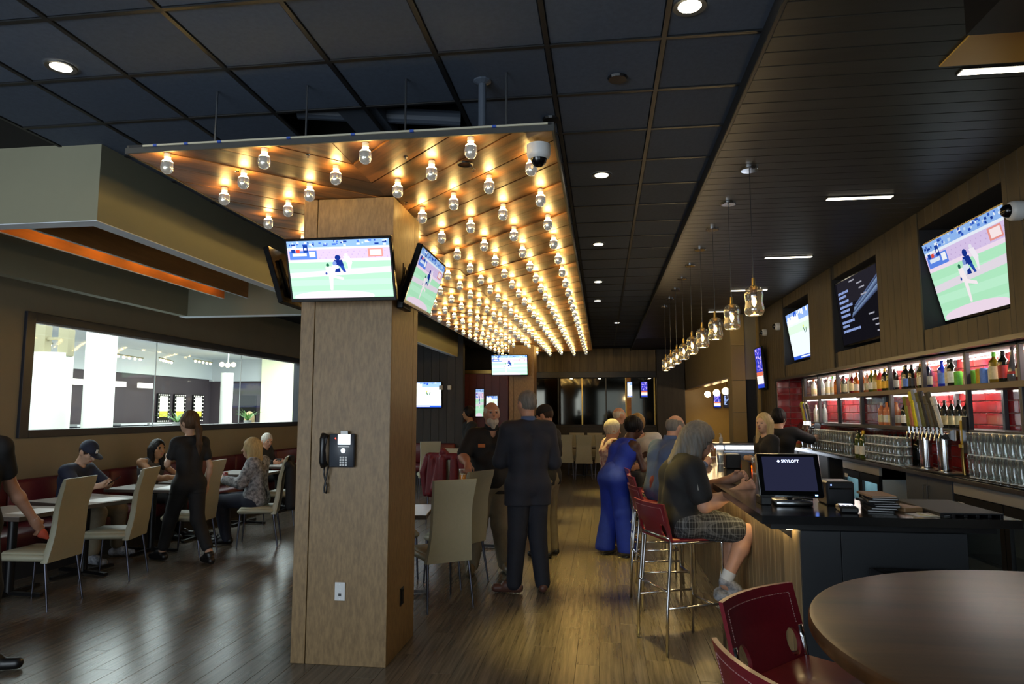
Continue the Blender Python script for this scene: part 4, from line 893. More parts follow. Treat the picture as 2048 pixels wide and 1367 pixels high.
# ---- tap towers
HND = [('d8d4c4', .26), ('3a3420', .30), ('5c5640', .27), ('2c2a28', .31), ('6a6830', .30), ('9aa0a8', .33), ('d8c818', .31), ('b06a50', .26), ('8a8a30', .27)]
def tower(y, label, hnd, s=1., dy=.075):
    o = thing('tap_tower', label, 'beer tap', (2.80, y, 1.131)); L_ = dy * (len(hnd) - 1) / 2
    for yy in (-L_ * .55, L_ * .55): MB().lathe([(0, 0), (.075, 0), (.075, .012), (.05, .02), (.05, .28)], 20, (0, yy, 0)).build('column', 'chrome', o, smooth=True)
    MB().tube([(0, -L_ - .05, .31), (0, L_ + .05, .31)], .045, 14).build('manifold', 'chrome', o, smooth=True)
    for i, (c, hh) in enumerate(hnd):
        yy = -L_ + i * dy
        f = MB().tube([(-.03, yy, .31), (-.085, yy, .315), (-.095, yy, .26)], .010, 8).lathe([(0, .31), (.013, .31), (.010, .37), (0, .37)], 8, (-.07, yy, 0)).build('faucet', 'chrome', o, smooth=True)
        hn = MB(); hn.T = Matrix.Translation((-.07, yy, .37)) @ Matrix.Rotation(R((i - len(hnd) / 2) * 2.2), 4, 'X') @ Matrix.Rotation(R(-8), 4, 'Y')
        hn.rbox((-.012, -.019, 0), (.012, .019, hh * .72), .006).rbox((-.015, -.029, hh * .70), (.015, .029, hh), .008)
        h_ = hn.build('tap_handle', M('tap_' + c, c, .45, var=.35, scale=45), o)
    MB().rbox((-.09, -L_ - .1, 0), (.10, L_ + .1, .012), .003).build('drip_tray', 'steel', o)
tower(6.32, 'steel beer tap tower with nine tall coloured handles', HND)
tower(9.75, 'farther beer tap tower with a blue handle above the steel bucket', [('3a3420', .24), ('d8d4c4', .26), ('2848b8', .25), ('c8a030', .24), ('c8d020', .27), ('8a6a30', .25)], dy=.06)
o = thing('single_tap', 'lone tap with a golden handle and a black sign right of the taps', 'beer tap', (2.84, 5.93, 1.131))
MB().tube([(0, 0, 0), (0, .01, .14), (0, 0, .22)], .016, 10).build('stem', 'brass', o, smooth=True); MB().rbox((-.013, -.014, .24), (.013, .014, .43), .005).lathe([(0, .21), (.03, .215), (.03, .24), (0, .245)], 14).build('handle', M('tap_gold', 'b8922c', .35), o)
MB().rbox((-.01, -.09, .17), (.01, -.022, .46), .004).build('sign', 'black_plastic', o)
o = thing('ice_bucket', 'brushed steel bucket on the back counter by the bartender', 'bucket', (2.83, 10.12, 1.131)); MB().lathe([(0, 0), (.07, 0), (.088, .19), (.093, .193), (.093, .199), (.085, .199), (.068, .01), (0, .01)], 24).build('pail', 'steel', o, smooth=True)
MB().tube([(0, .09, .17), (-.02, .105, .14), (0, .09, .11)], .005, 6).build('handle', 'steel', o)
o = thing('condiment_tub', 'small tub of garnish beside the steel bucket', 'tub', (2.79, 10.40, 1.131)); MB().lathe([(0, 0), (.05, 0), (.055, .045), (.05, .045), (.046, .01), (0, .01)], 16).build('tub', M('tub_tan', 'a89058', .5), o, smooth=True); MB().ball((0, 0, .05), (.04, .04, .03)).build('garnish', M('garnish', 'b0443a', .5), o)
o = thing('order_screen', 'tilted black till screen behind the bartender', 'till', (2.86, 10.62, 1.131)); MB().rbox((-.05, -.08, 0), (.06, .08, .06), .006).cyl((0, 0, .05), (0, 0, .16), .015).build('stand', 'black_plastic', o)
mb = MB(); mb.T = Matrix.Translation((0, 0, .25)) @ Matrix.Rotation(R(38), 4, 'Y'); mb.rbox((-.012, -.17, -.12), (.012, .17, .12), .005).build('screen', 'black_gloss', o)
# ---- things on the bar end
o = thing('till_terminal', 'black touch screen till on the near end of the bar', 'till', (1.06, 4.14, 1.10), 0)
MB().rbox((-.10, -.05, .002), (.10, .13, .03), .006).build('base', 'steel', o, smooth=50); MB().rbox((-.02, .06, .03), (.02, .11, .12), .005).build('neck', 'black_plastic', o)
sc = MB(); T_ = Matrix.Translation((0, .05, .165)) @ Matrix.Rotation(R(-20), 4, 'X'); sc.T = T_; sc.rbox((-.178, -.011, -.128), (.178, .018, .128), .008).build('bezel', 'steel', o, smooth=50)
sc = MB(); sc.T = T_; sc.rbox((-.172, -.0135, -.122), (.172, -.010, .122), .002).build('glass_front', 'black_gloss', o)
sc = MB(); sc.T = T_; sc.box((-.145, -.0145, -.095), (.145, -.0138, .105)); E('till_blue', '23253a', .42); sc.build('display', 'till_blue', o)
tm_ = text_mesh('SKYLOFT', .024); tm_.materials.append(E('till_text', 'c8d8ff', 1.4)); t_ = ob('lettering', tm_, o); t_.matrix_local = T_ @ Matrix.Translation((.012, -.0155, .078)) @ Matrix.Rotation(R(90), 4, 'X')
sc = MB(); sc.T = T_; sc.poly([(-.062, -.0152, .078), (-.053, -.0152, .069), (-.044, -.0152, .078), (-.053, -.0152, .087)]).build('emblem', 'till_text', o)
sc = MB(); sc.T = T_; E('blue_led', '6a90ff', 4); sc.box((.125, -.0145, -.122), (.14, -.0136, -.115)).build('power_lamp', 'blue_led', o)
MB().rbox((-.17, .0, .0), (-.112, .15, .045), .004).build('cable_box', 'black_plastic', o)
MB().tube([(.02, .03, .03), (.05, -.02, .04), (.11, .0, .035), (.13, .08, .02)], .005, 6).build('cable', 'black_plastic', o)
o = thing('receipt_printer', 'black receipt printer with a blue lamp right of the till', 'printer', (1.33, 4.24, 1.10)); MB().rbox((-.075, -.08, 0), (.075, .10, .135), .008).build('body', 'black_plastic', o); MB().box((-.06, -.081, .09), (.06, -.079, .10)).build('slot', 'black_gloss', o); MB().ball((-.05, -.081, .115), .004).build('lamp', 'blue_led', o)
o = thing('card_reader', 'card reader with a bright screen in front of the printer', 'card reader', (1.285, 3.93, 1.10), -8); MB().rbox((-.045, -.075, 0), (.045, .075, .032), .008).build('body', 'black_plastic', o); E('reader_lcd', 'd8e4ff', 1.3); MB().box((-.032, -.01, .0322), (.032, .06, .033)).build('screen', 'reader_lcd', o)
kk = MB().rbox((-.008, -.006, .032), (.008, .006, .036), .002).mesh('key', 'phone_grey')
for r in range(3):
    for c in range(3): ob('key', kk, o, (-.022 + c * .022, -.025 - r * .016, 0))
M('folder_black', '121315', .5); M('folder_tan', '8a6a48', .5)
for i in range(7):
    o = thing('check_presenter', ('lowest', 'second lowest', 'third', 'fourth', 'fifth', 'sixth', 'topmost')[i] + ' black bill folder in the stack right of the card reader', 'bill folder', (1.47 + .008 * (i % 3), 4.02, 1.1005 + i * .0125), -12 + 5 * (i % 4), 'stack of bill folders')
    MB().rbox((-.065, -.12, 0), (.065, .12, .004), .001).rbox((-.065, -.12, .008), (.065, .12, .012), .001).rbox((-.065, -.12, .004), (-.061, .12, .008), .001).build('cover', 'folder_tan' if i == 6 else 'folder_black', o); MB().box((-.06, -.112, .0045), (.06, .112, .0075)).build('paper', 'white_plastic', o)
o = thing('clipboard', 'tan clipboard leaning by the bill folders', 'clipboard', (1.60, 4.05, 1.1005), 20); MB().rbox((-.06, -.1, 0), (.06, .1, .022), .002).build('board', 'folder_tan', o); MB().rbox((-.02, .08, .022), (.02, .1, .03), .002).build('clip', 'steel', o)
for i, (x, a) in enumerate(((1.62, 8), (1.66, -14), (1.69, 22))):
    o = tag(ob('paper_slip', MB().rbox((-.05, -.06, 0), (.05, .06, .0012), .0003).mesh('paper_slip', 'l_cream' if i == 1 else 'white_plastic'), None, (x, 3.85, 1.1003 + .0013 * i), (0, 0, R(a))), ('lowest white', 'cream', 'uppermost white')[i] + ' paper slip beside the black bar mat', 'paper')
o = thing('drainer_mat', 'black rubber grid mat on the bar end', 'mat', (1.83, 4.06, 1.1005))
MB().rbox((-.15, -.28, .014), (.15, .28, .022), .002).build('top_sheet', 'rubber', o)
mk = MB().rbox((-.008, -.28, 0), (.008, .28, .014), .001).mesh('rib', 'black_plastic')
for k in range(6): ob('rib', mk, o, (-.14 + .056 * k, 0, 0))
# glasses and candles on the bar
G('amber_glass', 'e0a050', .12); E('candle', 'ffa030', 5); gl('cola', '1a0e08')
def bar_glass(x, y, label, fill, fh=.08):
    o = thing('drink_glass', label, 'drink', (x, y, BZ_ + .001)); ob('glass', pint, o); MB().lathe([(0, .008), (.027, .008), (.027 + fh * .07, .008 + fh), (0, .008 + fh)], 14).build('drink', fill, o, smooth=True)
M('beer', 'b8741c', .1, emit=.05); M('beer_foam', 'd8c8a0', .7); M('cocktail_red', 'a8282c', .2); M('water', 'c4ccd0', .1)
bar_glass(1.25, 5.55, 'glass with a dark drink on the bar behind the till', 'cola'); bar_glass(1.30, 6.2, 'glass with an amber drink on the bar past the grey haired man', 'beer'); bar_glass(1.18, 7.3, 'water glass on the bar before the man in the blue shirt', 'water'); bar_glass(1.28, 8.4, 'amber drink farther along the bar', 'beer')
for k, (x, y) in enumerate(((1.38, 6.7), (1.40, 7.9), (1.40, 9.2))):
    o = thing('candle_holder', ('nearest', 'middle', 'farthest')[k] + ' amber candle glass on the bar top', 'candle', (x, y, BZ_ + .001)); MB().lathe([(0, .004), (.03, .004), (.036, .06), (.038, .06), (.033, 0), (0, 0)], 14).build('cup', 'amber_glass', o, smooth=True); MB().lathe([(0, .005), (.02, .005), (.02, .03), (0, .032)], 10).build('candle', 'candle', o)
o = thing('napkin_caddy', 'black napkin caddy on the bar in front of the grey haired man', 'caddy', (1.20, 6.75, BZ_ + .001)); MB().rbox((-.07, -.07, 0), (.07, .07, .13), .008).build('box', 'black_plastic', o); MB().box((-.05, -.05, .13), (.05, .05, .137)).build('napkins', 'white_plastic', o)
o = thing('lit_ledge', 'steel glass washing station with a bright strip at the far end of the bar', 'bar station', (2.02, 12.25, 0))
MB().rbox((-.5, -.2, .0), (.55, .2, .96), .006).build('body', 'cabinet_grey', o); MB().rbox((-.52, -.22, 1.06), (.57, .22, 1.10), .004).build('top', 'steel', o); MB().box((-.5, -.225, 1.0), (-.02, -.20, 1.045)).box((.02, -.225, 1.0), (.55, -.20, 1.045)).build('light_strip', 'led_bar', o); MB().box((-.5, -.19, .96), (.55, .2, 1.06)).build('back', 'steel', o)
o = thing('soap_bottle', 'white pump bottle on the station behind the bartender', 'bottle', (1.98, 12.12, 1.101)); MB().lathe([(0, 0), (.03, 0), (.032, .09), (.012, .11), (.010, .14), (0, .14)], 14).build('bottle', 'white_plastic', o, smooth=True); MB().tube([(0, 0, .14), (0, 0, .16), (-.03, 0, .16)], .005, 6).build('pump', 'steel', o)
# ================================================================ PEOPLE
def surfnet(F, org, h):
    """surface nets on a sampled distance field"""
    ins = F < 0; nx, ny, nz = F.shape
    c = [F[i:nx - 1 + i, j:ny - 1 + j, k:nz - 1 + k] for i in (0, 1) for j in (0, 1) for k in (0, 1)]
    s = sum((q < 0).astype(np.int8) for q in c); act = (s > 0) & (s < 8)
    idx = np.full(act.shape, -1, np.int64); I = np.argwhere(act); idx[act] = np.arange(len(I))
    cv = np.stack([q[act] for q in c], 1); off = np.array([(i, j, k) for i in (0, 1) for j in (0, 1) for k in (0, 1)], float)
    acc = np.zeros((len(I), 3)); cnt = np.zeros(len(I))
    for a in range(8):
        for b in range(a + 1, 8):
            if np.abs(off[a] - off[b]).sum() != 1: continue
            va, vb = cv[:, a], cv[:, b]; m = (va < 0) != (vb < 0); t = va[m] / (va[m] - vb[m])
            acc[m] += off[a] + t[:, None] * (off[b] - off[a]); cnt[m] += 1
    V = (I + acc / cnt[:, None]) * h + org
    Q = []
    for ax in range(3):
        sl0 = [slice(None)] * 3; sl1 = [slice(None)] * 3; sl0[ax] = slice(0, -1); sl1[ax] = slice(1, None)
        a, b = ins[tuple(sl0)], ins[tuple(sl1)]; e = np.argwhere(a != b); o1, o2 = [q for q in range(3) if q != ax]
        e = e[(e[:, o1] > 0) & (e[:, o2] > 0) & (e[:, o1] < F.shape[o1] - 1) & (e[:, o2] < F.shape[o2] - 1)]
        def cell(d1, d2): p = e.copy(); p[:, o1] -= d1; p[:, o2] -= d2; return idx[p[:, 0], p[:, 1], p[:, 2]]
        q = np.stack([cell(1, 1), cell(0, 1), cell(0, 0), cell(1, 0)], 1); flip = a[e[:, 0], e[:, 1], e[:, 2]] ^ (ax == 1)
        q[~flip] = q[~flip][:, ::-1]; Q.append(q)
    return V, np.concatenate(Q)
def nrm(v): v = np.array(v, float); return v / np.linalg.norm(v)
def sdf_obj(name, prims, mats, parent, h=.01, k=.03, paint=(), ridge=None):
    pos = [p for p in prims if p[0][0] != '-']; lo = np.full(3, 9.); hi = np.full(3, -9.)
    def bounds(p):
        if p[0] == 'c':
            a, b = np.array(p[1]), np.array(p[2]); r = max(p[3], p[4]); return np.minimum(a, b) - r, np.maximum(a, b) + r
        r = max(p[2]); return np.array(p[1]) - r, np.array(p[1]) + r
    for p in pos: a, b = bounds(p); lo = np.minimum(lo, a); hi = np.maximum(hi, b)
    lo = lo - 3 * h; n = np.ceil((hi + 3 * h - lo) / h).astype(int) + 1
    F = np.full(n, .08, np.float32); ax = [lo[i] + h * np.arange(n[i]) for i in range(3)]
    def dist(p, X):
        if p[0][-1] == 'c':
            a, b = np.array(p[1], float), np.array(p[2], float); ba = b - a; d = [X[i] - a[i] for i in range(3)]
            t = np.clip((d[0] * ba[0] + d[1] * ba[1] + d[2] * ba[2]) / max(ba @ ba, 1e-9), 0, 1)
            return np.sqrt(sum((d[i] - t * ba[i]) ** 2 for i in range(3))) - (p[3] + (p[4] - p[3]) * t)
        if p[0][-1] == 'h':
            return -sum((X[i] - p[1][i]) * p[2][i] for i in range(3))
        B = p[3] if len(p) > 3 and p[3] is not None else np.eye(3); d = [X[i] - p[1][i] for i in range(3)]
        q = [(d[0] * B[j][0] + d[1] * B[j][1] + d[2] * B[j][2]) for j in range(3)]
        k0 = np.sqrt(sum((q[j] / p[2][j]) ** 2 for j in range(3))); k1 = np.sqrt(sum((q[j] / p[2][j] ** 2) ** 2 for j in range(3))) + 1e-9
        return k0 * (k0 - 1) / k1
    for p in pos:
        a, b = bounds(p); i0 = np.maximum(((a - .06 - lo) / h).astype(int), 0); i1 = np.minimum(((b + .06 - lo) / h).astype(int) + 2, n)
        sl = tuple(slice(i0[i], i1[i]) for i in range(3)); X = np.meshgrid(*[ax[i][sl[i]] for i in range(3)], indexing='ij', sparse=True)
        d = dist(p, X).astype(np.float32); f = F[sl]; kk = p[5] if p[0] == 'c' and len(p) > 5 else k
        g = np.maximum(kk - np.abs(f - d), 0) / kk; F[sl] = np.minimum(f, d) - g * g * kk * .25
    X = np.meshgrid(*ax, indexing='ij', sparse=True)
    for p in prims:
        if p[0][0] == '-': F = np.maximum(F, -dist(p, X))
    if ridge is not None:
        c0, n_, am = ridge; F = F - am * (np.sin(n_ * np.arctan2(X[1] - c0[1], X[0] - c0[0]) + 3 * np.sin((X[2] - c0[2]) * 22)) * .6 + .4 * np.sin((X[0] + X[1]) * 190 + (X[2] - c0[2]) * 25)).astype(np.float32)
    V, Q = surfnet(F, lo, h)
    me = bpy.data.meshes.new(name); me.from_pydata(V.tolist(), [], Q.tolist())
    for m in mats: me.materials.append(MATS[m] if isinstance(m, str) else m)
    if paint:
        ctr = V[Q].mean(1); mi = np.zeros(len(Q), np.int32)
        for pt, r, m in paint: mi[np.linalg.norm((ctr - np.array(pt)) / np.array(r), axis=1) < 1] = m
        me.polygons.foreach_set('material_index', mi)
    me.polygons.foreach_set('use_smooth', np.ones(len(Q), bool)); me.update()
    return ob(name, me, parent)
M('skin_a', 'b98a70', .55, var=.12, scale=20); M('skin_b', 'c09a80', .55, var=.12, scale=20); M('skin_dark', '4a3024', .5, var=.12, scale=20); M('skin_tan', '9c7452', .55, var=.12, scale=20)
M('eye_dark', '1a120e', .3); M('lip', '8a4a44', .5)
for n_, c_ in (('hair_black', '120f0e'), ('hair_brown', '3a2a20'), ('hair_grey', '78736c'), ('hair_white', 'c4beb2'), ('hair_blonde', 'bfa878'), ('hair_sand', '9a7a48'), ('hair_pony', '54402e')): M(n_, c_, .55, spec=.2, var=.35, scale=50, stretch=(1, 1, .12), bump=.35)
for n_, c_ in (('cl_black', '131417'), ('cl_navy', '182038'), ('cl_suit', '1b1e2a'), ('cl_blue', '1838b0'), ('cl_shirtblue', '45597f'), ('cl_khaki', '7a705c'), ('cl_white', 'b8b6b4'), ('cl_grey', '4a4a4c'), ('cl_purple', '7028a0'), ('cl_red', '6a2e2e'), ('cl_denim', '1e2436')): M(n_, c_, .8, var=.18, scale=14, bump=.12)
M('cl_pattern', 'a8a8ac', .8, col2='26272e', scale=26, bump=.1)
def plaid(name, a, b):
    m = M(name, a, .85); nt = m.node_tree; L = nt.links; tc = nt.nodes.new('ShaderNodeTexCoord'); sx = nt.nodes.new('ShaderNodeSeparateXYZ'); L.new(tc.outputs['Object'], sx.inputs[0]); acc = None
    for i, fr in ((0, 22), (1, 26), (2, 24), (0, 51), (1, 47)):
        ml = nt.nodes.new('ShaderNodeMath'); ml.operation = 'MULTIPLY'; ml.inputs[1].default_value = fr; L.new(sx.outputs[i], ml.inputs[0])
        f = nt.nodes.new('ShaderNodeMath'); f.operation = 'FRACT'; L.new(ml.outputs[0], f.inputs[0]); g = nt.nodes.new('ShaderNodeMath'); g.operation = 'LESS_THAN'; g.inputs[1].default_value = .16; L.new(f.outputs[0], g.inputs[0])
        if acc is None: acc = g.outputs[0]
        else: ad = nt.nodes.new('ShaderNodeMath'); ad.operation = 'ADD'; L.new(acc, ad.inputs[0]); L.new(g.outputs[0], ad.inputs[1]); acc = ad.outputs[0]
    mr = nt.nodes.new('ShaderNodeMapRange'); mr.inputs[2].default_value = 3; L.new(acc, mr.inputs[0]); mx = nt.nodes.new('ShaderNodeMix'); mx.data_type = 'RGBA'; mx.inputs['A'].default_value = (*lin(a), 1); mx.inputs['B'].default_value = (*lin(b), 1)
    L.new(mr.outputs[0], mx.inputs['Factor']); L.new(mx.outputs['Result'], nt.nodes['Principled BSDF'].inputs['Base Color'])
plaid('cl_plaid', '17191c', '6c6e70'); M('cl_floral', 'd0c4c0', .8, col2='8a4a52', scale=16)
M('shoe_black', '0e0e10', .4); M('shoe_brown', '5a3a30', .45); M('shoe_white', 'a8aab0', .5, col2='3a4048', scale=22); M('sock', 'c4c8cc', .8); M('shoe_tan', '6a5a40', .5)
def fig(label, loc, rz, pose='stand', h=1.75, J={}, zs=.46, skin='skin_a', build=1., vox=.011, shirt=None, pants=None, shoes='shoe_black', hair=None, hy=0, hp=0, curl=(.5, .5), fem=False, beard=None, cap=None, handn={}, bodyless=False):
    s = h / 1.75
    if pose == 'stand':
        D = dict(P=(0, 0, .93), N=(0, -.015, 1.45), H=(0, .02, 1.632))
        for sd, e in (('L', -1), ('R', 1)): D.update({'sh' + sd: (e * .185, -.01, 1.40), 'el' + sd: (e * .235, -.04, 1.12), 'wr' + sd: (e * .24, .06, .87), 'hp' + sd: (e * .085, 0, .90), 'kn' + sd: (e * .095, .015, .49), 'an' + sd: (e * .10, -.03, .085)})
        D = {k: np.array(v) * s for k, v in D.items()}
    else:
        D = dict(P=(0, 0, zs + .09), N=(0, .02, zs + .60 * s), H=(0, .055, zs + .785 * s))
        for sd, e in (('L', -1), ('R', 1)): D.update({'sh' + sd: (e * .18 * s, .01, zs + .555 * s), 'el' + sd: (e * .23, .08, zs + .29), 'wr' + sd: (e * .15, .30, zs + .31), 'hp' + sd: (e * .09, .03, zs + .08), 'kn' + sd: (e * .11, .43, zs + .07), 'an' + sd: (e * .11, .40, .09)})
        D = {k: np.array(v, float) for k, v in D.items()}
    for k, v in J.items(): D[k] = np.array(v, float)
    for sd, e in (('L', -1), ('R', 1)): D.setdefault('to' + sd, D['an' + sd] + np.array((e * .03, .15, -.05)))
    root = thing('person', label, 'person', loc, rz)
    up = np.array((0, 0, 1.)); b = build
    f = np.array((-math.sin(R(hy)) * math.cos(R(hp)), math.cos(R(hy)) * math.cos(R(hp)), math.sin(R(hp)))); r_ = nrm(np.cross(f, up)); u = np.cross(r_, f); B = np.array([r_, f, u]); H = D['H']
    def hd(x, y, z): return H + r_ * x + f * y + u * z
    def torso(t=0., pel=True):
        L = []
        mid = lambda a, c, q: D[a] * (1 - q) + D[c] * q
        if pel: L.append(('c', D['hpL'] * .9 + D['P'] * .1 + up * .02, D['hpR'] * .9 + D['P'] * .1 + up * .02, .105 * b + t, .105 * b + t))
        W_ = D['P'] * .62 + D['N'] * .38; C_ = D['P'] * .30 + D['N'] * .70; sv = nrm(D['shR'] - D['shL']); wv = .055 * b; cv = .085 * (b if not fem else .9 * b)
        for e in (-1, 1):
            L.append(('c', D['P'] + sv * e * .06 * b, W_ + sv * e * wv, .10 * b + t, .093 * b * (.9 if fem else 1) + t)); L.append(('c', W_ + sv * e * wv, C_ + sv * e * cv, .093 * b * (.9 if fem else 1) + t, .098 * b + t))
            L.append(('c', C_ + sv * e * cv, (D['shL'] if e < 0 else D['shR']) * .72 + D['N'] * .28 - up * .035, .098 * b + t, .070 + t))
        if b > 1.1: fw = nrm(np.cross(up, sv)); L.append(('c', D['P'] + fw * .06 + up * .05, W_ + fw * .07, .10 * b + t, .09 * b + t))
        L.append(('c', D['shL'], D['N'] - up * .03, .052 + t, .062 + t)); L.append(('c', D['shR'], D['N'] - up * .03, .052 + t, .062 + t))
        return L
    body = torso(-.004)
    body += [('c', D['N'] - up * .02, H - u * .06 - f * .015, .058 * min(b, 1.15), .052 * min(b, 1.15)),
             ('e', hd(0, -.008, .018), (.076, .094, .098), B), ('e', hd(0, .022, -.045), (.060, .068, .075), B), ('e', hd(0, .045, -.092), (.030, .032, .024), B),
             ('c', hd(0, .088, .004), hd(0, .112, -.030), .008, .013, .015), ('e', hd(0, .078, .022), (.055, .016, .012), B), ('e', hd(0, .080, -.064), (.024, .014, .010), B)]
    for e in (-1, 1): body += [('e', hd(e * .079, -.008, -.012), (.010, .019, .030), B), ('e', hd(e * .040, .058, -.022), (.024, .022, .020), B)]
    for i, (sd, e) in enumerate((('L', -1), ('R', 1))):
        a, m_, w = D['sh' + sd], D['el' + sd], D['wr' + sd]; q = min(b, 1.2) * (.88 if fem else 1)
        body += [('c', a, m_, .050 * q, .037 * q), ('c', m_, m_ * .7 + w * .3, .037 * q, .040 * q), ('c', m_ * .7 + w * .3, w, .040 * q, .026 * q)]
        d = nrm(w - m_); n0 = handn.get(sd); n0 = np.array(n0, float) if n0 is not None else np.array((-e, .2, -.2))
        if sd + 'd' in handn: d = nrm(handn[sd + 'd'])
        n0 = nrm(n0 - d * (n0 @ d)); lat = np.cross(d, n0) * (1 if e > 0 else -1); cu = curl[i]; hs = .92 * (s if pose == 'stand' else 1) * (.9 if fem else 1)
        Bh = np.array([lat, n0, d]); body.append(('e', w + d * .048 * hs, (.038 * hs, .017 * hs, .056 * hs), Bh)); body.append(('c', w, w + d * .03, .024, .024))
        for j, ln_ in enumerate((.064, .074, .068, .052)):
            p0 = w + d * .088 * hs + lat * (.029 - .0195 * j) * hs; d1 = nrm(d * math.cos(cu) + n0 * math.sin(cu) + lat * (.10 - .07 * j)); d2 = nrm(d * math.cos(cu * 2.1) + n0 * math.sin(cu * 2.1)); p1 = p0 + d1 * ln_ * .52 * hs; p2 = p1 + d2 * ln_ * .55 * hs
            body += [('c', p0, p1, .0098, .0092, .008), ('c', p1, p2, .0092, .0080, .006)]
        t0 = w + d * .03 * hs + lat * .028 * hs; t1 = t0 + nrm(d * .6 + lat * .75 + n0 * .35) * .036 * hs; t2 = t1 + nrm(d * .9 + lat * .2 + n0 * .5) * .032 * hs
        body += [('c', t0, t1, .014, .011, .012), ('c', t1, t2, .011, .009, .008)]
        a, m_, w, to = D['hp' + sd], D['kn' + sd], D['an' + sd], D['to' + sd]
        body += [('c', a, m_, .080 * b * (1 if not fem else 1.0), .052), ('c', m_, m_ * .68 + w * .32, .052, .056), ('c', m_ * .68 + w * .32, w, .056, .036), ('c', w - up * .02, to, .036, .026)]
    ey = [(hd(e * .031, .086, .004), (.013, .013, .008), 1) for e in (-1, 1)] + [(hd(0, .092, -.064), (.024, .02, .007), 2)]
    ey += [(hd(e * .032, .086, .024), (.020, .02, .006), 3) for e in (-1, 1)]
    hm = MATS[hair['m']] if hair else MATS['hair_brown']
    sdf_obj('body', body, [skin, 'eye_dark', 'lip', hm], root, vox, .028, ey)
    if shirt:
        t = shirt.get('t', .014); L = torso(t, shirt.get('pel', True)); sl = shirt.get('sleeve', .75)
        for sd in 'LR':
            a, m_, w = D['sh' + sd], D['el' + sd], D['wr' + sd]
            if sl <= 0: continue
            q = min(1, sl); L.append(('c', a, a * (1 - q) + m_ * q, .054 * min(b, 1.2) + t, (.046 if sl < 1 else .042) * min(b, 1.2) + t))
            if sl > 1: L.append(('c', m_, m_ * (2 - sl) + w * (sl - 1), .042 * min(b, 1.2) + t, .033 + t))
        hem = shirt.get('hem')
        if hem is not None:
            for sd in 'LR': L.append(('c', D['hp' + sd], D['hp' + sd] * .55 + D['kn' + sd] * .45, .10 * b + t, .098 * b + t))
            L.append(('-h', (0, 0, hem), (0, 0, -1)))
        if sl <= 0: L += [('-e', D['sh' + sd] + up * .02, (.085, .085, .10)) for sd in 'LR']
        nk = shirt.get('neck', .07); L.append(('-e', D['N'] + up * .045 + f * .03, (nk, nk * 1.1, nk)))
        if shirt.get('vneck'): L.append(('-e', D['N'] + up * .0 + f * .10, (.035, .07, .09)))
        o = sdf_obj(shirt.get('name', 'shirt'), L, [shirt['m']], root, vox, .03)
        if shirt.get('collar'):
            fw = f; sdf_obj('collar', [('c', D['N'] + up * .02, D['N'] + up * .055 + f * .005, .068 * min(b, 1.1), .064 * min(b, 1.1)), ('-e', D['N'] + up * .09 + f * .02, (.056, .06, .06)), ('-h', D['N'] + up * .075, (0, 0, 1))], [shirt['collar']], root, vox * .8, .01)
    if pants:
        t = pants.get('t', .014); lg = pants.get('leg', 2.); L = [('c', D['hpL'], D['hpR'], .108 * b + t, .108 * b + t), ('c', D['P'] + up * .03, D['P'] + up * .06, .10 * b + t, .095 * b + t)]
        wd = pants.get('flare', 0)
        for sd in 'LR':
            a, m_, w = D['hp' + sd], D['kn' + sd], D['an' + sd]; q = min(1, lg)
            bb = max(b, 1.); L.append(('c', a, a * (1 - q) + m_ * q, .086 * bb + t, .060 * bb + t + wd * .4))
            if lg > 1: L.append(('c', m_, m_ * (2 - lg) + w * (lg - 1), .062 * bb + t + wd * .4, .048 + t + wd))
        L.append(('-h', (0, 0, pants.get('cut', .035)), (0, 0, -1)))
        sdf_obj(pants.get('name', 'trousers'), L, [pants['m']], root, vox, .025)
    if shoes:
        for sd in 'LR':
            w, to = D['an' + sd], D['to' + sd]; fd = to - w; fd[2] = 0; fd = nrm(fd); heel = w - fd * .045; heel = np.array((heel[0], heel[1], to[2] + .012))
            sdf_obj('shoe', [('c', heel, to + fd * .02 + up * .004, .040, .037), ('c', w - up * .01, w * .5 + to * .5 + up * .01, .046, .040), ('-h', (0, 0, to[2] - .028), (0, 0, -1))] if abs(to[2] - .035) < .06 else [('c', heel, to + fd * .02, .040, .036), ('c', w, w * .5 + to * .5, .045, .040)], [shoes], root, vox * .9, .02)
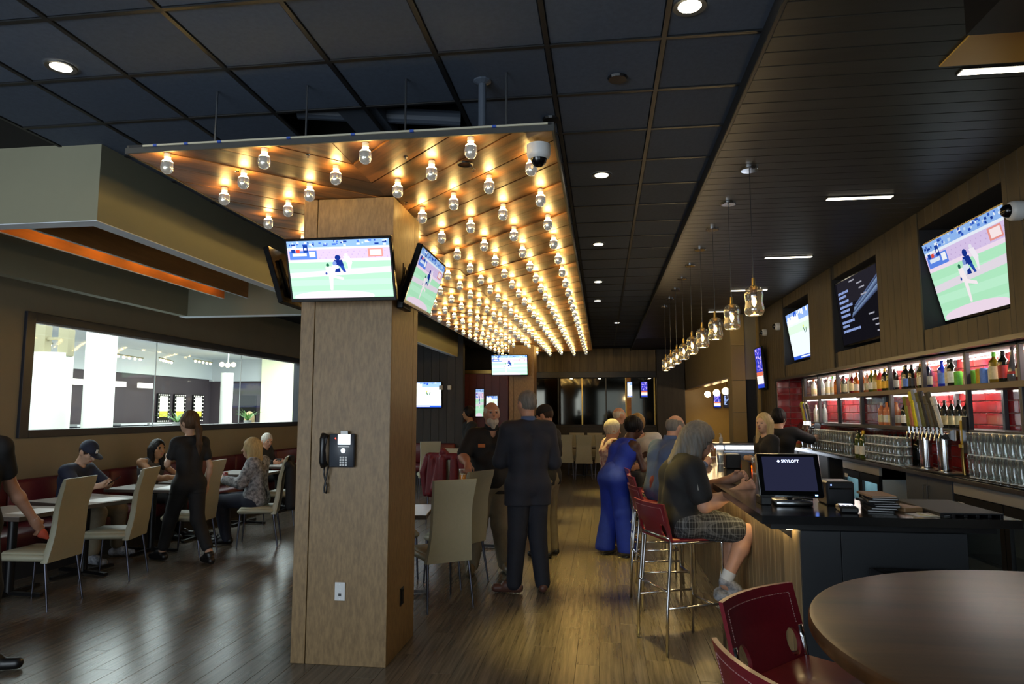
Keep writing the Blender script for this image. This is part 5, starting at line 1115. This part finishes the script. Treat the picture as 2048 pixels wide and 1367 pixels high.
    if hair:
        st = hair['style']; th = hair.get('th', .012); L = [('e', hd(0, -.012, .022), (.078 + th, .094 + th, .100 + th), B)]
        L += [('-e', hd(0, .105, -.045), (.070, .080, .100), B)]
        if st == 'bald': L += [('-e', hd(0, .01, .085), (.075, .12, .075), B), ('-h', hd(0, 0, -.075), -u)]
        elif st == 'short': L += [('-h', hd(0, 0, -.085), -u), ('-e', hd(0, .10, -.02), (.078, .06, .075), B)]
        if st in ('bob', 'long'): L.append(('-e', hd(0, .115, .012), (.058, .062, .072), B))
        if st == 'bob': L += [('c', hd(e * .055, -.03, .0), hd(e * .075, -.01, -.13), .07, .045) for e in (-1, 1)] + [('c', hd(0, -.06, 0), hd(0, -.075, -.13), .075, .06)]
        elif st == 'long': L += [('c', hd(e * .06, -.03, 0), hd(e * .085, .0, hair.get('len', -.27)), .055, .032) for e in (-1, 1)] + [('c', hd(0, -.06, 0), hd(0, -.10, hair.get('len', -.27)), .07, .055)]
        elif st == 'shag': L += [('c', hd(e * .06, -.02, .02), hd(e * .075, -.01, -.15), .065, .05) for e in (-1, 1)] + [('c', hd(0, -.06, 0), hd(0, -.13, -.20), .085, .05), ('c', hd(0, .05, .07), hd(.02, .085, .03), .035, .02)]
        elif st == 'pony': L += [('-h', hd(0, .0, -.075), -u)]; sdf_obj('ponytail', [('c', hd(0, -.10, .01), hd(0, -.145, -.08), .030, .034), ('c', hd(0, -.145, -.08), hd(.01, -.15, -.24), .034, .032), ('c', hd(.01, -.15, -.24), hd(.02, -.14, -.38), .032, .012)], [hair['m']], root, vox * .85, .02, ridge=(hd(0, -.14, 0), 7, .003))
        elif st == 'afro': L += [('e', hd(0, -.045, .035), (.105, .10, .105), B), ('-h', hd(0, 0, -.085), -u)]
        sdf_obj('hair', L, [hair['m']], root, vox * (.75 if vox < .0105 else .85), .025, ridge=(H, 26 if vox < .0105 else 16, .0035 if hair['style'] not in ('bald',) else .001))
    if beard: sdf_obj('beard', [('e', hd(0, .050, -.085), (.062, .058, .052), B), ('c', hd(0, .075, -.10), hd(0, .07, -.145), .036, .022), ('-e', hd(0, .115, -.048), (.032, .04, .028), B), ('-e', hd(0, .06, -.01), (.1, .12, .045), B)], [beard], root, vox * .8, .015)
    if cap:
        cp = sdf_obj('cap', [('e', hd(0, -.008, .035), (.090, .106, .100), B), ('-h', hd(0, 0, .022), -u)], [cap], root, vox * .8, .01)
        sdf_obj('brim', [('e', hd(0, .115, .026), (.068, .085, .010), B)], [cap], root, .006, .01)
    return root, D, hd
S1 = dict
# left picture edge
rt, D_, hd_ = fig('person in dark clothes at the left picture edge, mostly outside, arm reaching in', (-4.12, 4.05, 0), 0, J=dict(shR=(.19, 0, 1.40), elR=(.10, .20, 1.12), wrR=(.15, .36, .87), anR=(.20, -.05, .085), toR=(.375, .02, .035), knR=(.16, .02, .49)), shirt=S1(m='cl_black', sleeve=.6), pants=S1(m='cl_black'), hair=S1(m='hair_brown', style='short'), vox=.009, curl=(.5, .8))
w_ = Vector(D_['wrR']); d_ = (w_ - Vector(D_['elR'])).normalized(); MB().cyl(w_ - d_ * .02, w_ + d_ * .012, .031, .031, 16).build('wristband', 'white_plastic', rt, smooth=True)
sdf_obj('cloth', [('e', w_ + d_ * .10 + Vector((-.01, .01, -.02)), (.03, .03, .025)), ('c', w_ + d_ * .10, w_ + d_ * .10 + Vector((.02, .03, -.05)), .02, .012)], [M('cloth_orange', 'c05038', .8)], rt, .008)
# man in the cap with a phone
rt, D_, hd_ = fig('seated man in a navy cap and navy shirt looking down at a phone', (-5.92, 7.03, 0), -90, 'sit', skin='skin_b', vox=.009, zs=.47, J=dict(N=(0, .09, 1.03), H=(.0, .20, 1.185), shL=(-.17, .07, .985), shR=(.17, .09, .985), elR=(.25, .30, .80), wrR=(.16, .50, .835), elL=(-.20, .30, .80), wrL=(.06, .50, .83), knR=(.16, .50, .54), anR=(.20, .48, .09), knL=(-.16, .50, .54), anL=(-.25, .42, .09)), hp=-32, hy=-8, shirt=S1(m='cl_navy', sleeve=.85, t=.018), pants=S1(m='cl_khaki', leg=1.85, t=.02), shoes='shoe_white', hair=S1(m='hair_brown', style='short', th=.006), cap='cl_navy', curl=(.9, .9), handn=dict(R=(-.2, .1, 1), L=(.2, .1, 1)))
MB().prism([tuple(hd_(-.013, .101, .045)), tuple(hd_(.013, .101, .045)), tuple(hd_(.011, .090, .085)), tuple(hd_(-.011, .090, .085))], Vector(hd_(0, .008, .004)) - Vector(hd_(0, 0, 0))).build('cap_badge', 'white_plastic', rt)
o = thing('smartphone', 'dark phone in the hands of the man in the cap', 'phone', (-5.30, 6.92, .885), -60); mb = MB(); mb.T = Matrix.Rotation(R(35), 4, 'X'); mb.rbox((-.036, -.07, -.004), (.036, .07, .004), .003).build('case', 'black_gloss', o)
# woman with long dark hair
fig('seated woman with long dark hair and a dark sleeveless top behind the table', (-5.93, 8.36, 0), -88, 'sit', skin='skin_tan', fem=True, vox=.010, h=1.62, zs=.47, J=dict(N=(0, .06, .99), H=(0, .12, 1.145), elR=(.22, .30, .79), wrR=(.10, .56, .80), elL=(-.22, .28, .79), wrL=(-.06, .52, .80)), hy=-22, shirt=S1(m='cl_grey', sleeve=0, neck=.085), pants=S1(m='cl_black'), hair=S1(m='hair_black', style='long', len=-.25), curl=(.3, .3), handn=dict(R=(0, 0, -1), L=(0, 0, -1)))
# waitress walking away
fig('waitress in black with a long dark ponytail walking past the tables', (-4.52, 7.08, 0), 62, h=1.64, fem=True, skin='skin_b', vox=.009, build=.84, J=dict(P=(0, 0, .86), N=(0, .03, 1.34), H=(0, .06, 1.515), shL=(-.142, .04, 1.29), shR=(.142, .0, 1.29), elL=(-.20, .10, 1.06), wrL=(-.10, .28, 1.14), elR=(.20, -.06, 1.03), wrR=(.19, -.02, .79), hpL=(-.08, .01, .84), hpR=(.08, -.01, .84), knL=(-.08, .20, .47), anL=(-.09, .33, .085), toL=(-.11, .48, .035), knR=(.08, -.06, .46), anR=(.09, -.31, .12), toR=(.11, -.18, .04)), hy=15, shirt=S1(m='cl_black', sleeve=.6, t=.012, hem=.74), pants=S1(m='cl_black', leg=1.8, t=.012), hair=S1(m='hair_pony', style='pony'), curl=(.8, .45))
# blonde woman seated
fig('blonde woman in a black and white patterned blouse sitting with her back to the camera', (-4.30, 8.19, 0), 96, 'sit', fem=True, skin='skin_b', vox=.009, h=1.68, build=1.08, J=dict(N=(0, .06, 1.02), H=(0, .10, 1.17), elL=(-.24, .12, .76), wrL=(-.17, .36, .80), elR=(.24, .10, .74), wrR=(.16, .34, .72), knL=(-.09, .44, .53), anL=(-.08, .34, .09), knR=(.09, .47, .53), anR=(.08, .42, .09)), hy=12, shirt=S1(m='cl_pattern', sleeve=1.9, t=.022), pants=S1(m='cl_denim'), hair=S1(m='hair_blonde', style='bob', th=.022), curl=(.4, .4))
fig('white haired man in a dark jacket sitting farthest along the banquette', (-5.86, 11.25, 0), -95, 'sit', skin='skin_a', vox=.013, h=1.66, J=dict(N=(0, .05, .99), H=(0, .09, 1.135)), hp=-12, hy=-25, shirt=S1(m='cl_black', sleeve=1.9, t=.022), pants=S1(m='cl_black'), hair=S1(m='hair_white', style='short'), curl=(.4, .4))
# server far behind
fig('young server in a black polo shirt walking in the background', (-2.42, 12.3, 0), 120, h=1.72, skin='skin_tan', vox=.013, hy=-15, J=dict(elR=(.25, -.06, 1.1), wrR=(.22, .12, .90)), shirt=S1(m='cl_black', sleeve=.75, t=.016), pants=S1(m='cl_black'), hair=S1(m='hair_black', style='short', th=.018))
# bearded man
rt, D_, hd_ = fig('bald bearded man in a black polo shirt resting a hand on a chair', (-1.16, 7.08, 0), 194, h=1.73, build=1.22, vox=.009, skin='skin_a', J=dict(elR=(.30, .10, 1.18), wrR=(.26, .38, 1.115), anR=(.20, .02, .085), knR=(.14, .02, .48), anL=(-.14, -.02, .085)), hy=8, hp=4, shirt=S1(m='cl_black', sleeve=.85, t=.02, hem=.80, vneck=True, collar='cl_black'), pants=S1(m='cl_khaki', t=.024), shoes='shoe_tan', hair=S1(m='hair_white', style='bald', th=.004), beard='hair_white', curl=(.4, .75), handn=dict(R=(0, -.1, -1), Rd=(0.05, .85, -.45)))
M('tag_orange', 'c8743a', .5); MB().rbox((-.036, -.004, -.018), (.036, .004, .018), .002).build('name_badge', 'tag_orange', rt, (.115, .185, 1.29), (R(-12), 0, R(-14)))
# suit man
fig('tall man in a dark navy suit seen from behind in the aisle', (-.70, 6.36, 0), 28, h=1.83, skin='skin_a', vox=.009, build=1.05, J=dict(elL=(-.25, .06, 1.18), wrL=(-.10, .27, 1.16), elR=(.26, .0, 1.16), wrR=(.12, .28, 1.12), anL=(-.13, .02, .085), toL=(-.26, .10, .035), anR=(.13, -.03, .085), toR=(.18, .13, .035)), hy=12, shirt=S1(m='cl_suit', name='suit_jacket', sleeve=1.95, t=.026, hem=.78, collar='cl_shirtblue'), pants=S1(m='cl_suit', t=.022), shoes='shoe_brown', hair=S1(m='hair_grey', style='short', th=.006), curl=(.7, .7))
fig('man in a black shirt and dark cap standing behind the suited man', (-.66, 7.95, 0), 68, h=1.70, skin='skin_a', vox=.011, build=1.12, hp=-18, J=dict(elR=(.27, .0, 1.10), wrR=(.22, .20, .88)), shirt=S1(m='cl_black', sleeve=.85, t=.02, hem=.80), pants=S1(m='cl_khaki', t=.02), hair=S1(m='hair_brown', style='short', th=.005), cap='cl_black', curl=(.6, .6))
# woman in the blue jumpsuit
fig('woman in a bright blue halter jumpsuit leaning towards the bar', (.14, 8.12, 0), -52, h=1.68, fem=True, skin='skin_dark', vox=.010, build=1.05, J=dict(P=(0, -.04, .88), N=(.02, .16, 1.29), H=(.04, .25, 1.44), shL=(-.15, .12, 1.25), shR=(.18, .14, 1.24), elL=(-.20, .30, 1.04), wrL=(-.10, .48, 1.10), elR=(.24, .20, .98), wrR=(.20, .36, 1.08), hpL=(-.085, -.05, .86), hpR=(.085, -.05, .86), knL=(-.10, -.02, .48), knR=(.10, .0, .48), anL=(-.13, -.08, .085), anR=(.13, .04, .085)), hp=-20, hy=-10, shirt=S1(m='cl_blue', name='jumpsuit_top', sleeve=0, t=.014, neck=.06), pants=S1(m='cl_blue', name='jumpsuit_legs', t=.022, flare=.045, cut=.05), shoes='shoe_tan', hair=S1(m='hair_black', style='afro'), curl=(.4, .4))
# group at the bar
fig('bald man in a grey jacket standing at the far end of the bar group', (.22, 10.5, 0), -60, h=1.69, skin='skin_a', vox=.013, build=1.15, shirt=S1(m='cl_grey', name='jacket', sleeve=1.95, t=.03, hem=.75), pants=S1(m='cl_black'), hair=S1(m='hair_white', style='bald', th=.003))
fig('white haired woman in a pale floral top behind the blue jumpsuit', (.10, 9.25, 0), -75, h=1.50, skin='skin_a', fem=True, build=1.15, vox=.013, hp=-10, shirt=S1(m='cl_floral', sleeve=1.4, t=.022, hem=.66), pants=S1(m='cl_denim'), hair=S1(m='hair_white', style='short', th=.018))
fig('sandy haired person with glasses in a white shirt facing the camera at the bar', (.50, 8.93, 0), 150, 'sit', zs=.77, skin='skin_a', vox=.013, h=1.66, J=dict(N=(0, .10, 1.32), H=(0, .16, 1.475), elL=(-.22, .16, 1.05), wrL=(-.12, .36, .98), anL=(-.1, .32, .42), anR=(.1, .32, .42)), hp=-22, hy=20, shirt=S1(m='cl_white', sleeve=1.5, t=.022), pants=S1(m='cl_denim'), hair=S1(m='hair_sand', style='short', th=.020))
fig('bald man in a blue shirt sitting at the bar with his back to the camera', (.575, 7.06, 0), -62, 'sit', zs=.77, skin='skin_a', vox=.010, build=1.28, J=dict(N=(0, .10, 1.32), H=(.0, .17, 1.475), shL=(-.21, .08, 1.26), shR=(.21, .08, 1.26), elL=(-.30, .18, 1.05), wrL=(-.12, .44, 1.13), elR=(.32, .16, 1.04), wrR=(.14, .44, 1.13), knL=(-.13, .38, .82), knR=(.13, .38, .82), anL=(-.11, .30, .42), anR=(.11, .30, .42)), hp=-12, shirt=S1(m='cl_shirtblue', sleeve=1.6, t=.022, collar='cl_shirtblue'), pants=S1(m='cl_red'), hair=S1(m='hair_grey', style='bald', th=.006), curl=(.5, .5))
# grey haired man on the near stool
rt, D_, hd_ = fig('man with long grey hair, black polo and plaid shorts sitting on the near bar stool', (.52, 5.13, 0), -78, 'sit', zs=.77, skin='skin_a', vox=.008, build=1.18, J=dict(N=(.0, .05, 1.295), H=(.02, .16, 1.425), shR=(.20, .05, 1.235), shL=(-.20, .08, 1.235), elR=(.28, .10, .99), wrR=(.25, .37, 1.095), elL=(-.22, .28, 1.04), wrL=(-.10, .46, 1.14), hpR=(.10, .02, .86), hpL=(-.10, .02, .86), knR=(.20, .43, .80), anR=(.20, .26, .47), toR=(.22, .40, .365), knL=(-.04, .44, .80), anL=(.04, .32, .42), toL=(.04, .44, .34)), hp=-14, hy=-14, shirt=S1(m='cl_black', sleeve=.72, t=.022), pants=S1(m='cl_plaid', name='shorts', leg=.80, t=.016), shoes='shoe_white', hair=S1(m='hair_grey', style='shag', th=.022), curl=(.9, .5), handn=dict(R=(-1, .2, -.1)))
for sd in 'RL':
    a_, b_ = Vector(D_['an' + sd]), Vector(D_['kn' + sd]); d_ = (b_ - a_).normalized(); MB().cyl(a_ - d_ * .01, a_ + d_ * .075, .043, .046, 18).build('sock', 'sock', rt, smooth=True)
MB().tube([tuple(hd_(.082, -.01, .004)), tuple(hd_(.080, .05, .006)), tuple(hd_(.066, .098, .004))], .0022, 6).lathe([(.018, -.001), (.021, -.001), (.021, .001), (.018, .001)], 14).build('glasses', 'chrome', rt) if False else MB().tube([tuple(hd_(.088, -.01, .004)), tuple(hd_(.086, .05, .006)), tuple(hd_(.066, .102, .004)), tuple(hd_(.03, .115, .004)), tuple(hd_(0, .118, .006))], .0025, 6).build('glasses', 'chrome', rt)
M('piping_grey', '8a8a86', .7); sh_ = Vector(D_['shR']); MB().tube([tuple(sh_ + Vector((.045, -.03, .055))), tuple(sh_ + Vector((.085, -.01, -.03))), tuple(sh_ * .45 + Vector(D_['elR']) * .55 + Vector((.070, -.03, .0)))], .006, 6).build('sleeve_piping', 'piping_grey', rt)
# bartenders
fig('blonde bartender in a black shirt facing the bar', (1.98, 8.85, 0), 105, h=1.60, fem=True, skin='skin_b', vox=.012, hy=30, J=dict(elL=(-.22, .02, 1.0), wrL=(-.14, .24, 1.06), elR=(.23, -.02, 1.02), wrR=(.20, .1, .85)), shirt=S1(m='cl_black', sleeve=.7), pants=S1(m='cl_black'), hair=S1(m='hair_blonde', style='long', len=-.24))
fig('dark haired bartender in black reaching along the back counter', (2.28, 9.42, 0), -30, h=1.66, skin='skin_b', vox=.012, J=dict(elR=(.36, .14, 1.27), wrR=(.50, .32, 1.33), shR=(.185, .02, 1.36)), hy=-20, shirt=S1(m='cl_black', sleeve=.95, t=.02), pants=S1(m='cl_black'), hair=S1(m='hair_black', style='short', th=.016), curl=(.5, .3))
# lobby visitor
fig('blonde person in a purple top seen from behind through the lobby window', (-8.15, 15.0, 0), 20, h=1.62, fem=True, skin='skin_b', vox=.014, shirt=S1(m='cl_purple', sleeve=1.9), pants=S1(m='cl_denim'), hair=S1(m='hair_blonde', style='long', len=-.22))
# ================================================================ LOBBY AND SMALL THINGS
def drum(x, y, r, z0, z1, label):
    o = thing('lobby_column', label, 'column', (x, y, 0)); MB().lathe([(r, z0), (r, z1), (r - .02, z1), (r - .02, z1 - .05), (0, z1 - .05)], 48).build('white_drum', 'lobby_column', o, smooth=True)
    return o
o = drum(-8.87, 10.0, .285, 0, 2.58, 'short white cylindrical column with beams above at the left of the lobby')
M('beam_tan', '8a8266', .6); MB().box((-.30, -.06, 2.53), (-.12, .08, 3.5)).box((.12, -.06, 2.53), (.30, .08, 3.5)).box((-.12, -.02, 2.80), (.12, .04, 2.84)).build('post_pair', 'beam_tan', o)
drum(-9.62, 12.0, .265, 0, 3.5, 'tall white cylindrical column reaching the lobby ceiling')
drum(-10.9, 18.7, .172, 0, 2.76, 'distant slim white column in the lobby')
E('lobby_bulb', 'ffd9a0', 9)
bl = MB().ball((0, 0, 0), .035, 10, 6).mesh('bulb', 'lobby_bulb', 'all')
def rail(x, y, z, L_, n_, label, ang=0):
    o = thing('lobby_light_rail', label, 'ceiling light', (x, y, z), ang); MB().box((-.02, -L_ / 2, 0), (.02, L_ / 2, .03)).build('rail', 'beam_tan', o)
    for k in range(n_): ob('bulb', bl, o, (0, -L_ / 2 + L_ * (k + .5) / n_, -.04))
for k, (x, y, z, a) in enumerate(((-12.2, 11.6, 3.2, 20), (-12.4, 13.6, 3.2, 25), (-12.4, 15.4, 3.2, 25), (-13.0, 17.3, 3.15, 10), (-13.2, 19.2, 3.2, 20), (-12.8, 20.5, 3.25, 10))): rail(x, y, z, 1.5, 5, ('first', 'second', 'third', 'fourth', 'fifth', 'sixth')[k] + ' warm bulb rail under the lobby ceiling counted from the left', a)
o = thing('lobby_chandelier', 'small bulb cluster lamp above the slim lobby column', 'ceiling light', (-10.9, 18.7, 2.95)); MB().cyl((0, 0, 0), (0, 0, .55), .03).build('stem', 'steel', o)
for k in range(3): ob('bulb', bl, o, (.18 * math.cos(k * 2.1), .18 * math.sin(k * 2.1), .05), scale=(2, 2, 2))
# poster cases with bulb borders
E('poster_lit', 'f6f2e0', 1.3); E('poster_yellow', 'd8cc50', 1.0); E('poster_dark', '4a4438', .4)
for k, y in enumerate((20.4, 21.25, 22.3, 22.85)):
    if k == 3: pos, rz = (-12.6, 23.05, 1.75), 180
    else: pos, rz = (-14.08, y, 1.75), 90
    o = thing('poster_case', ('first', 'second', 'third', 'fourth')[k] + ' lit poster case with a bulb border on the lobby wall from the left', 'poster', pos, rz)
    MB().rbox((-.30, -.05, -.46), (.30, 0, .46), .005).build('case', 'black_plastic', o) if rz == 180 else MB().rbox((-.30, -.05, -.46), (.30, 0, .46), .005).build('case', 'black_plastic', o)
    MB().box((-.20, -.056, -.10), (.20, -.051, .38), 0).box((-.20, -.056, -.28), (.20, -.051, -.10), 1).box((-.20, -.056, -.34), (.20, -.051, -.28), 2).build('poster', ['poster_lit', 'poster_yellow', 'poster_dark'], o)
    sb = MB().ball((0, 0, 0), .018, 8, 5).mesh('border_bulb', 'poster_lit', 'all')
    for q in range(8):
        z = -.42 + q * .12
        for x in (-.26, .26): ob('border_bulb', sb, o, (x, -.06, z))
    for q in range(4):
        for z in (-.42, .42): ob('border_bulb', sb, o, (-.156 + q * .104, -.06, z))
M('kiosk', '40424a', .5)
for k, (x, y) in enumerate(((-13.6, 16.4), (-13.6, 18.0), (-13.6, 19.2))):
    o = thing('lobby_kiosk', ('left', 'middle', 'right')[k] + ' dark service counter bay with a lit sign in the lobby', 'kiosk', (x, y, 0)); MB().rbox((-.3, -.5, 0), (.3, .5, 1.25), .01).build('counter', 'kiosk', o); MB().rbox((-.35, -.55, 1.25), (.35, .55, 1.30), .005).build('top', 'white_plastic', o); MB().rbox((-.3, -.3, 2.35), (-.2, .3, 2.5), .005).build('sign', 'poster_lit', o)
o = thing('lobby_ledge', 'white ledge running below the lobby window', 'ledge', (-6.9, 11, 0)); MB().rbox((-.35, -5, 1.30), (.25, 5, 1.36), .005).build('top', 'white_plastic', o); MB().box((-.3, -5, 0), (.2, 5, 1.3)).build('base', 'white_wall', o)
M('leaf', '5a8a3a', .5, var=.3, scale=10); M('pot', '8a8a86', .6)
def plant(x, y, label, s=1., z=1.36):
    o = thing('potted_plant', label, 'plant', (x, y, z)); MB().lathe([(0, 0), (.06, 0), (.08, .10), (.07, .10), (0, .09)], 16).build('pot', 'pot', o, smooth=True); rnd = random.Random(label)
    for k in range(22):
        a = rnd.random() * 6.28; L_ = s * (.18 + .14 * rnd.random()); c, s_ = math.cos(a), math.sin(a); t = .4 + .9 * rnd.random(); pts = []
        for q in range(5): v = q / 4; pts.append((c * L_ * v * t, s_ * L_ * v * t, .09 + L_ * (v - .45 * v * v * t)))
        mb = MB(); vs = []; w = .016 * s
        for q, p in enumerate(pts): ww = w * (1 - (q / 4) ** 2 * .95) ; vs += [(p[0] - s_ * ww, p[1] + c * ww, p[2]), (p[0], p[1], p[2] - .004), (p[0] + s_ * ww, p[1] - c * ww, p[2])]
        mb._add(vs, [(q * 3 + e, q * 3 + e + 1, q * 3 + 4 + e, q * 3 + 3 + e) for q in range(4) for e in (0, 1)]); mb.build('leaf', 'leaf', o)
plant(-7.0, 10.55, 'spiky green plant on the lobby ledge behind the waitress')
plant(-7.1, 13.0, 'spiky plant on the lobby ledge beside the blonde visitor', 1.1)
# ---- on the tables
o = thing('condiment_caddy', 'condiment caddy with menus on the table behind the cap man', 'caddy', (-5.45, 7.62, .7445)); MB().rbox((-.07, -.05, 0), (.07, .05, .035), .004).build('tray', 'black_plastic', o)
for k, x in enumerate((-.04, 0, .04)): MB().lathe([(0, .036), (.016, .036), (.018, .12), (.010, .135), (0, .14)], 12, (x, -.02, 0)).build('shaker', ('white_plastic', 'l_cream', 'l_white')[k], o, smooth=True)
MB().rbox((-.06, .015, .036), (.06, .04, .19), .002).build('menu_cards', 'l_white', o)
o = thing('iced_drink', 'tall glass of iced water with lemon between the two women', 'drink', (-5.02, 8.42, .7445)); ob('glass', tall, o, scale=(1.15, 1.15, 1.0)); MB().lathe([(0, .01), (.03, .01), (.037, .15), (0, .15)], 14).build('drink', 'water', o, smooth=True); MB().rbox((-.012, -.02, .09), (.012, .02, .15), .006).build('lemon', 'l_yellow', o)
o = thing('red_cocktail', 'round glass of bright red cocktail beside the iced water', 'drink', (-4.93, 8.50, .7445)); MB().lathe([(0, 0), (.03, 0), (.005, .008), (.005, .03), (.036, .045), (.044, .075), (.038, .105)], 18).build('glass', 'drink_glass', o, smooth=True); MB().lathe([(0, .034), (.033, .047), (.041, .075), (.036, .10), (0, .105)], 16).build('drink', 'cocktail_red', o, smooth=True)
o = thing('beer_glass', 'glass of amber beer on the table behind the column', 'drink', (-1.72, 8.33, .7445)); ob('glass', tall, o, scale=(1.25, 1.25, 1.1)); MB().lathe([(0, .012), (.033, .012), (.04, .12), (0, .12)], 16).build('drink', 'beer', o, smooth=True); MB().lathe([(.040, .12), (.041, .135), (0, .137)], 16).build('foam', 'beer_foam', o)
for k, (x, y, a) in enumerate(((-5.02, 6.45, -14), (-5.05, 7.62, 4), (-5.0, 8.30, 3), (-5.0, 9.62, 0), (-5.0, 11.0, 0), (-5.05, 5.62, 0))):
    tag(ob('paper_menu', MB().rbox((-.14, -.18, 0), (.14, .18, .0012), .0003).mesh('paper_menu', 'white_plastic'), None, (x, y, .7440), (0, 0, R(a))), 'white paper menu on the ' + ('table of the cap man', 'table with the caddy', 'table of the two women', 'table behind the blonde woman', 'table of the white haired man', 'leftmost table')[k], 'menu')
# ---- coats on chairs
def drape(label, name, mat, chair_xy, rz, top, hgt, w, sleeve=True):
    o = thing(name, label, 'jacket', (*chair_xy, 0), rz)
    L = [('c', (-w * .5, -.33, top - .05), (w * .5, -.33, top - .05), .045, .045), ('c', (-w * .38, -.36, top - .10), (-w * .40, -.38, top - hgt), .055, .065), ('c', (w * .38, -.36, top - .10), (w * .40, -.38, top - hgt), .055, .065), ('c', (0, -.37, top - .08), (0, -.38, top - hgt), .05, .06), ('c', (-w * .15, -.36, top - .1), (-w * .2, -.42, top - hgt * .9), .04, .05), ('c', (0, -.33, top - .02), (0, -.36, top + .01), .06, .05)]
    sdf_obj('body', L, [mat], o, .012, .02)
    if sleeve:
        for e in (-1, 1): sdf_obj('sleeve', [('c', (e * w * .55, -.34, top - .07), (e * (w * .68), -.36, top - hgt * .5), .05, .046), ('c', (e * (w * .68), -.36, top - hgt * .5), (e * w * .62, -.34, top - hgt * 1.05), .046, .04)], [mat], o, .012, .02)
    return o
M('coat_red', '6a1420', .6, var=.3, scale=12, bump=.3)
drape('dark red jacket draped over a dining chair behind the column', 'red_jacket', 'coat_red', (-1.97, 9.2), -20, 1.10, .52, .46)
drape('black jacket hanging on the chair of the blonde woman', 'black_jacket', 'cl_black', (-4.26, 8.18), 110, 1.03, .55, .34, False)
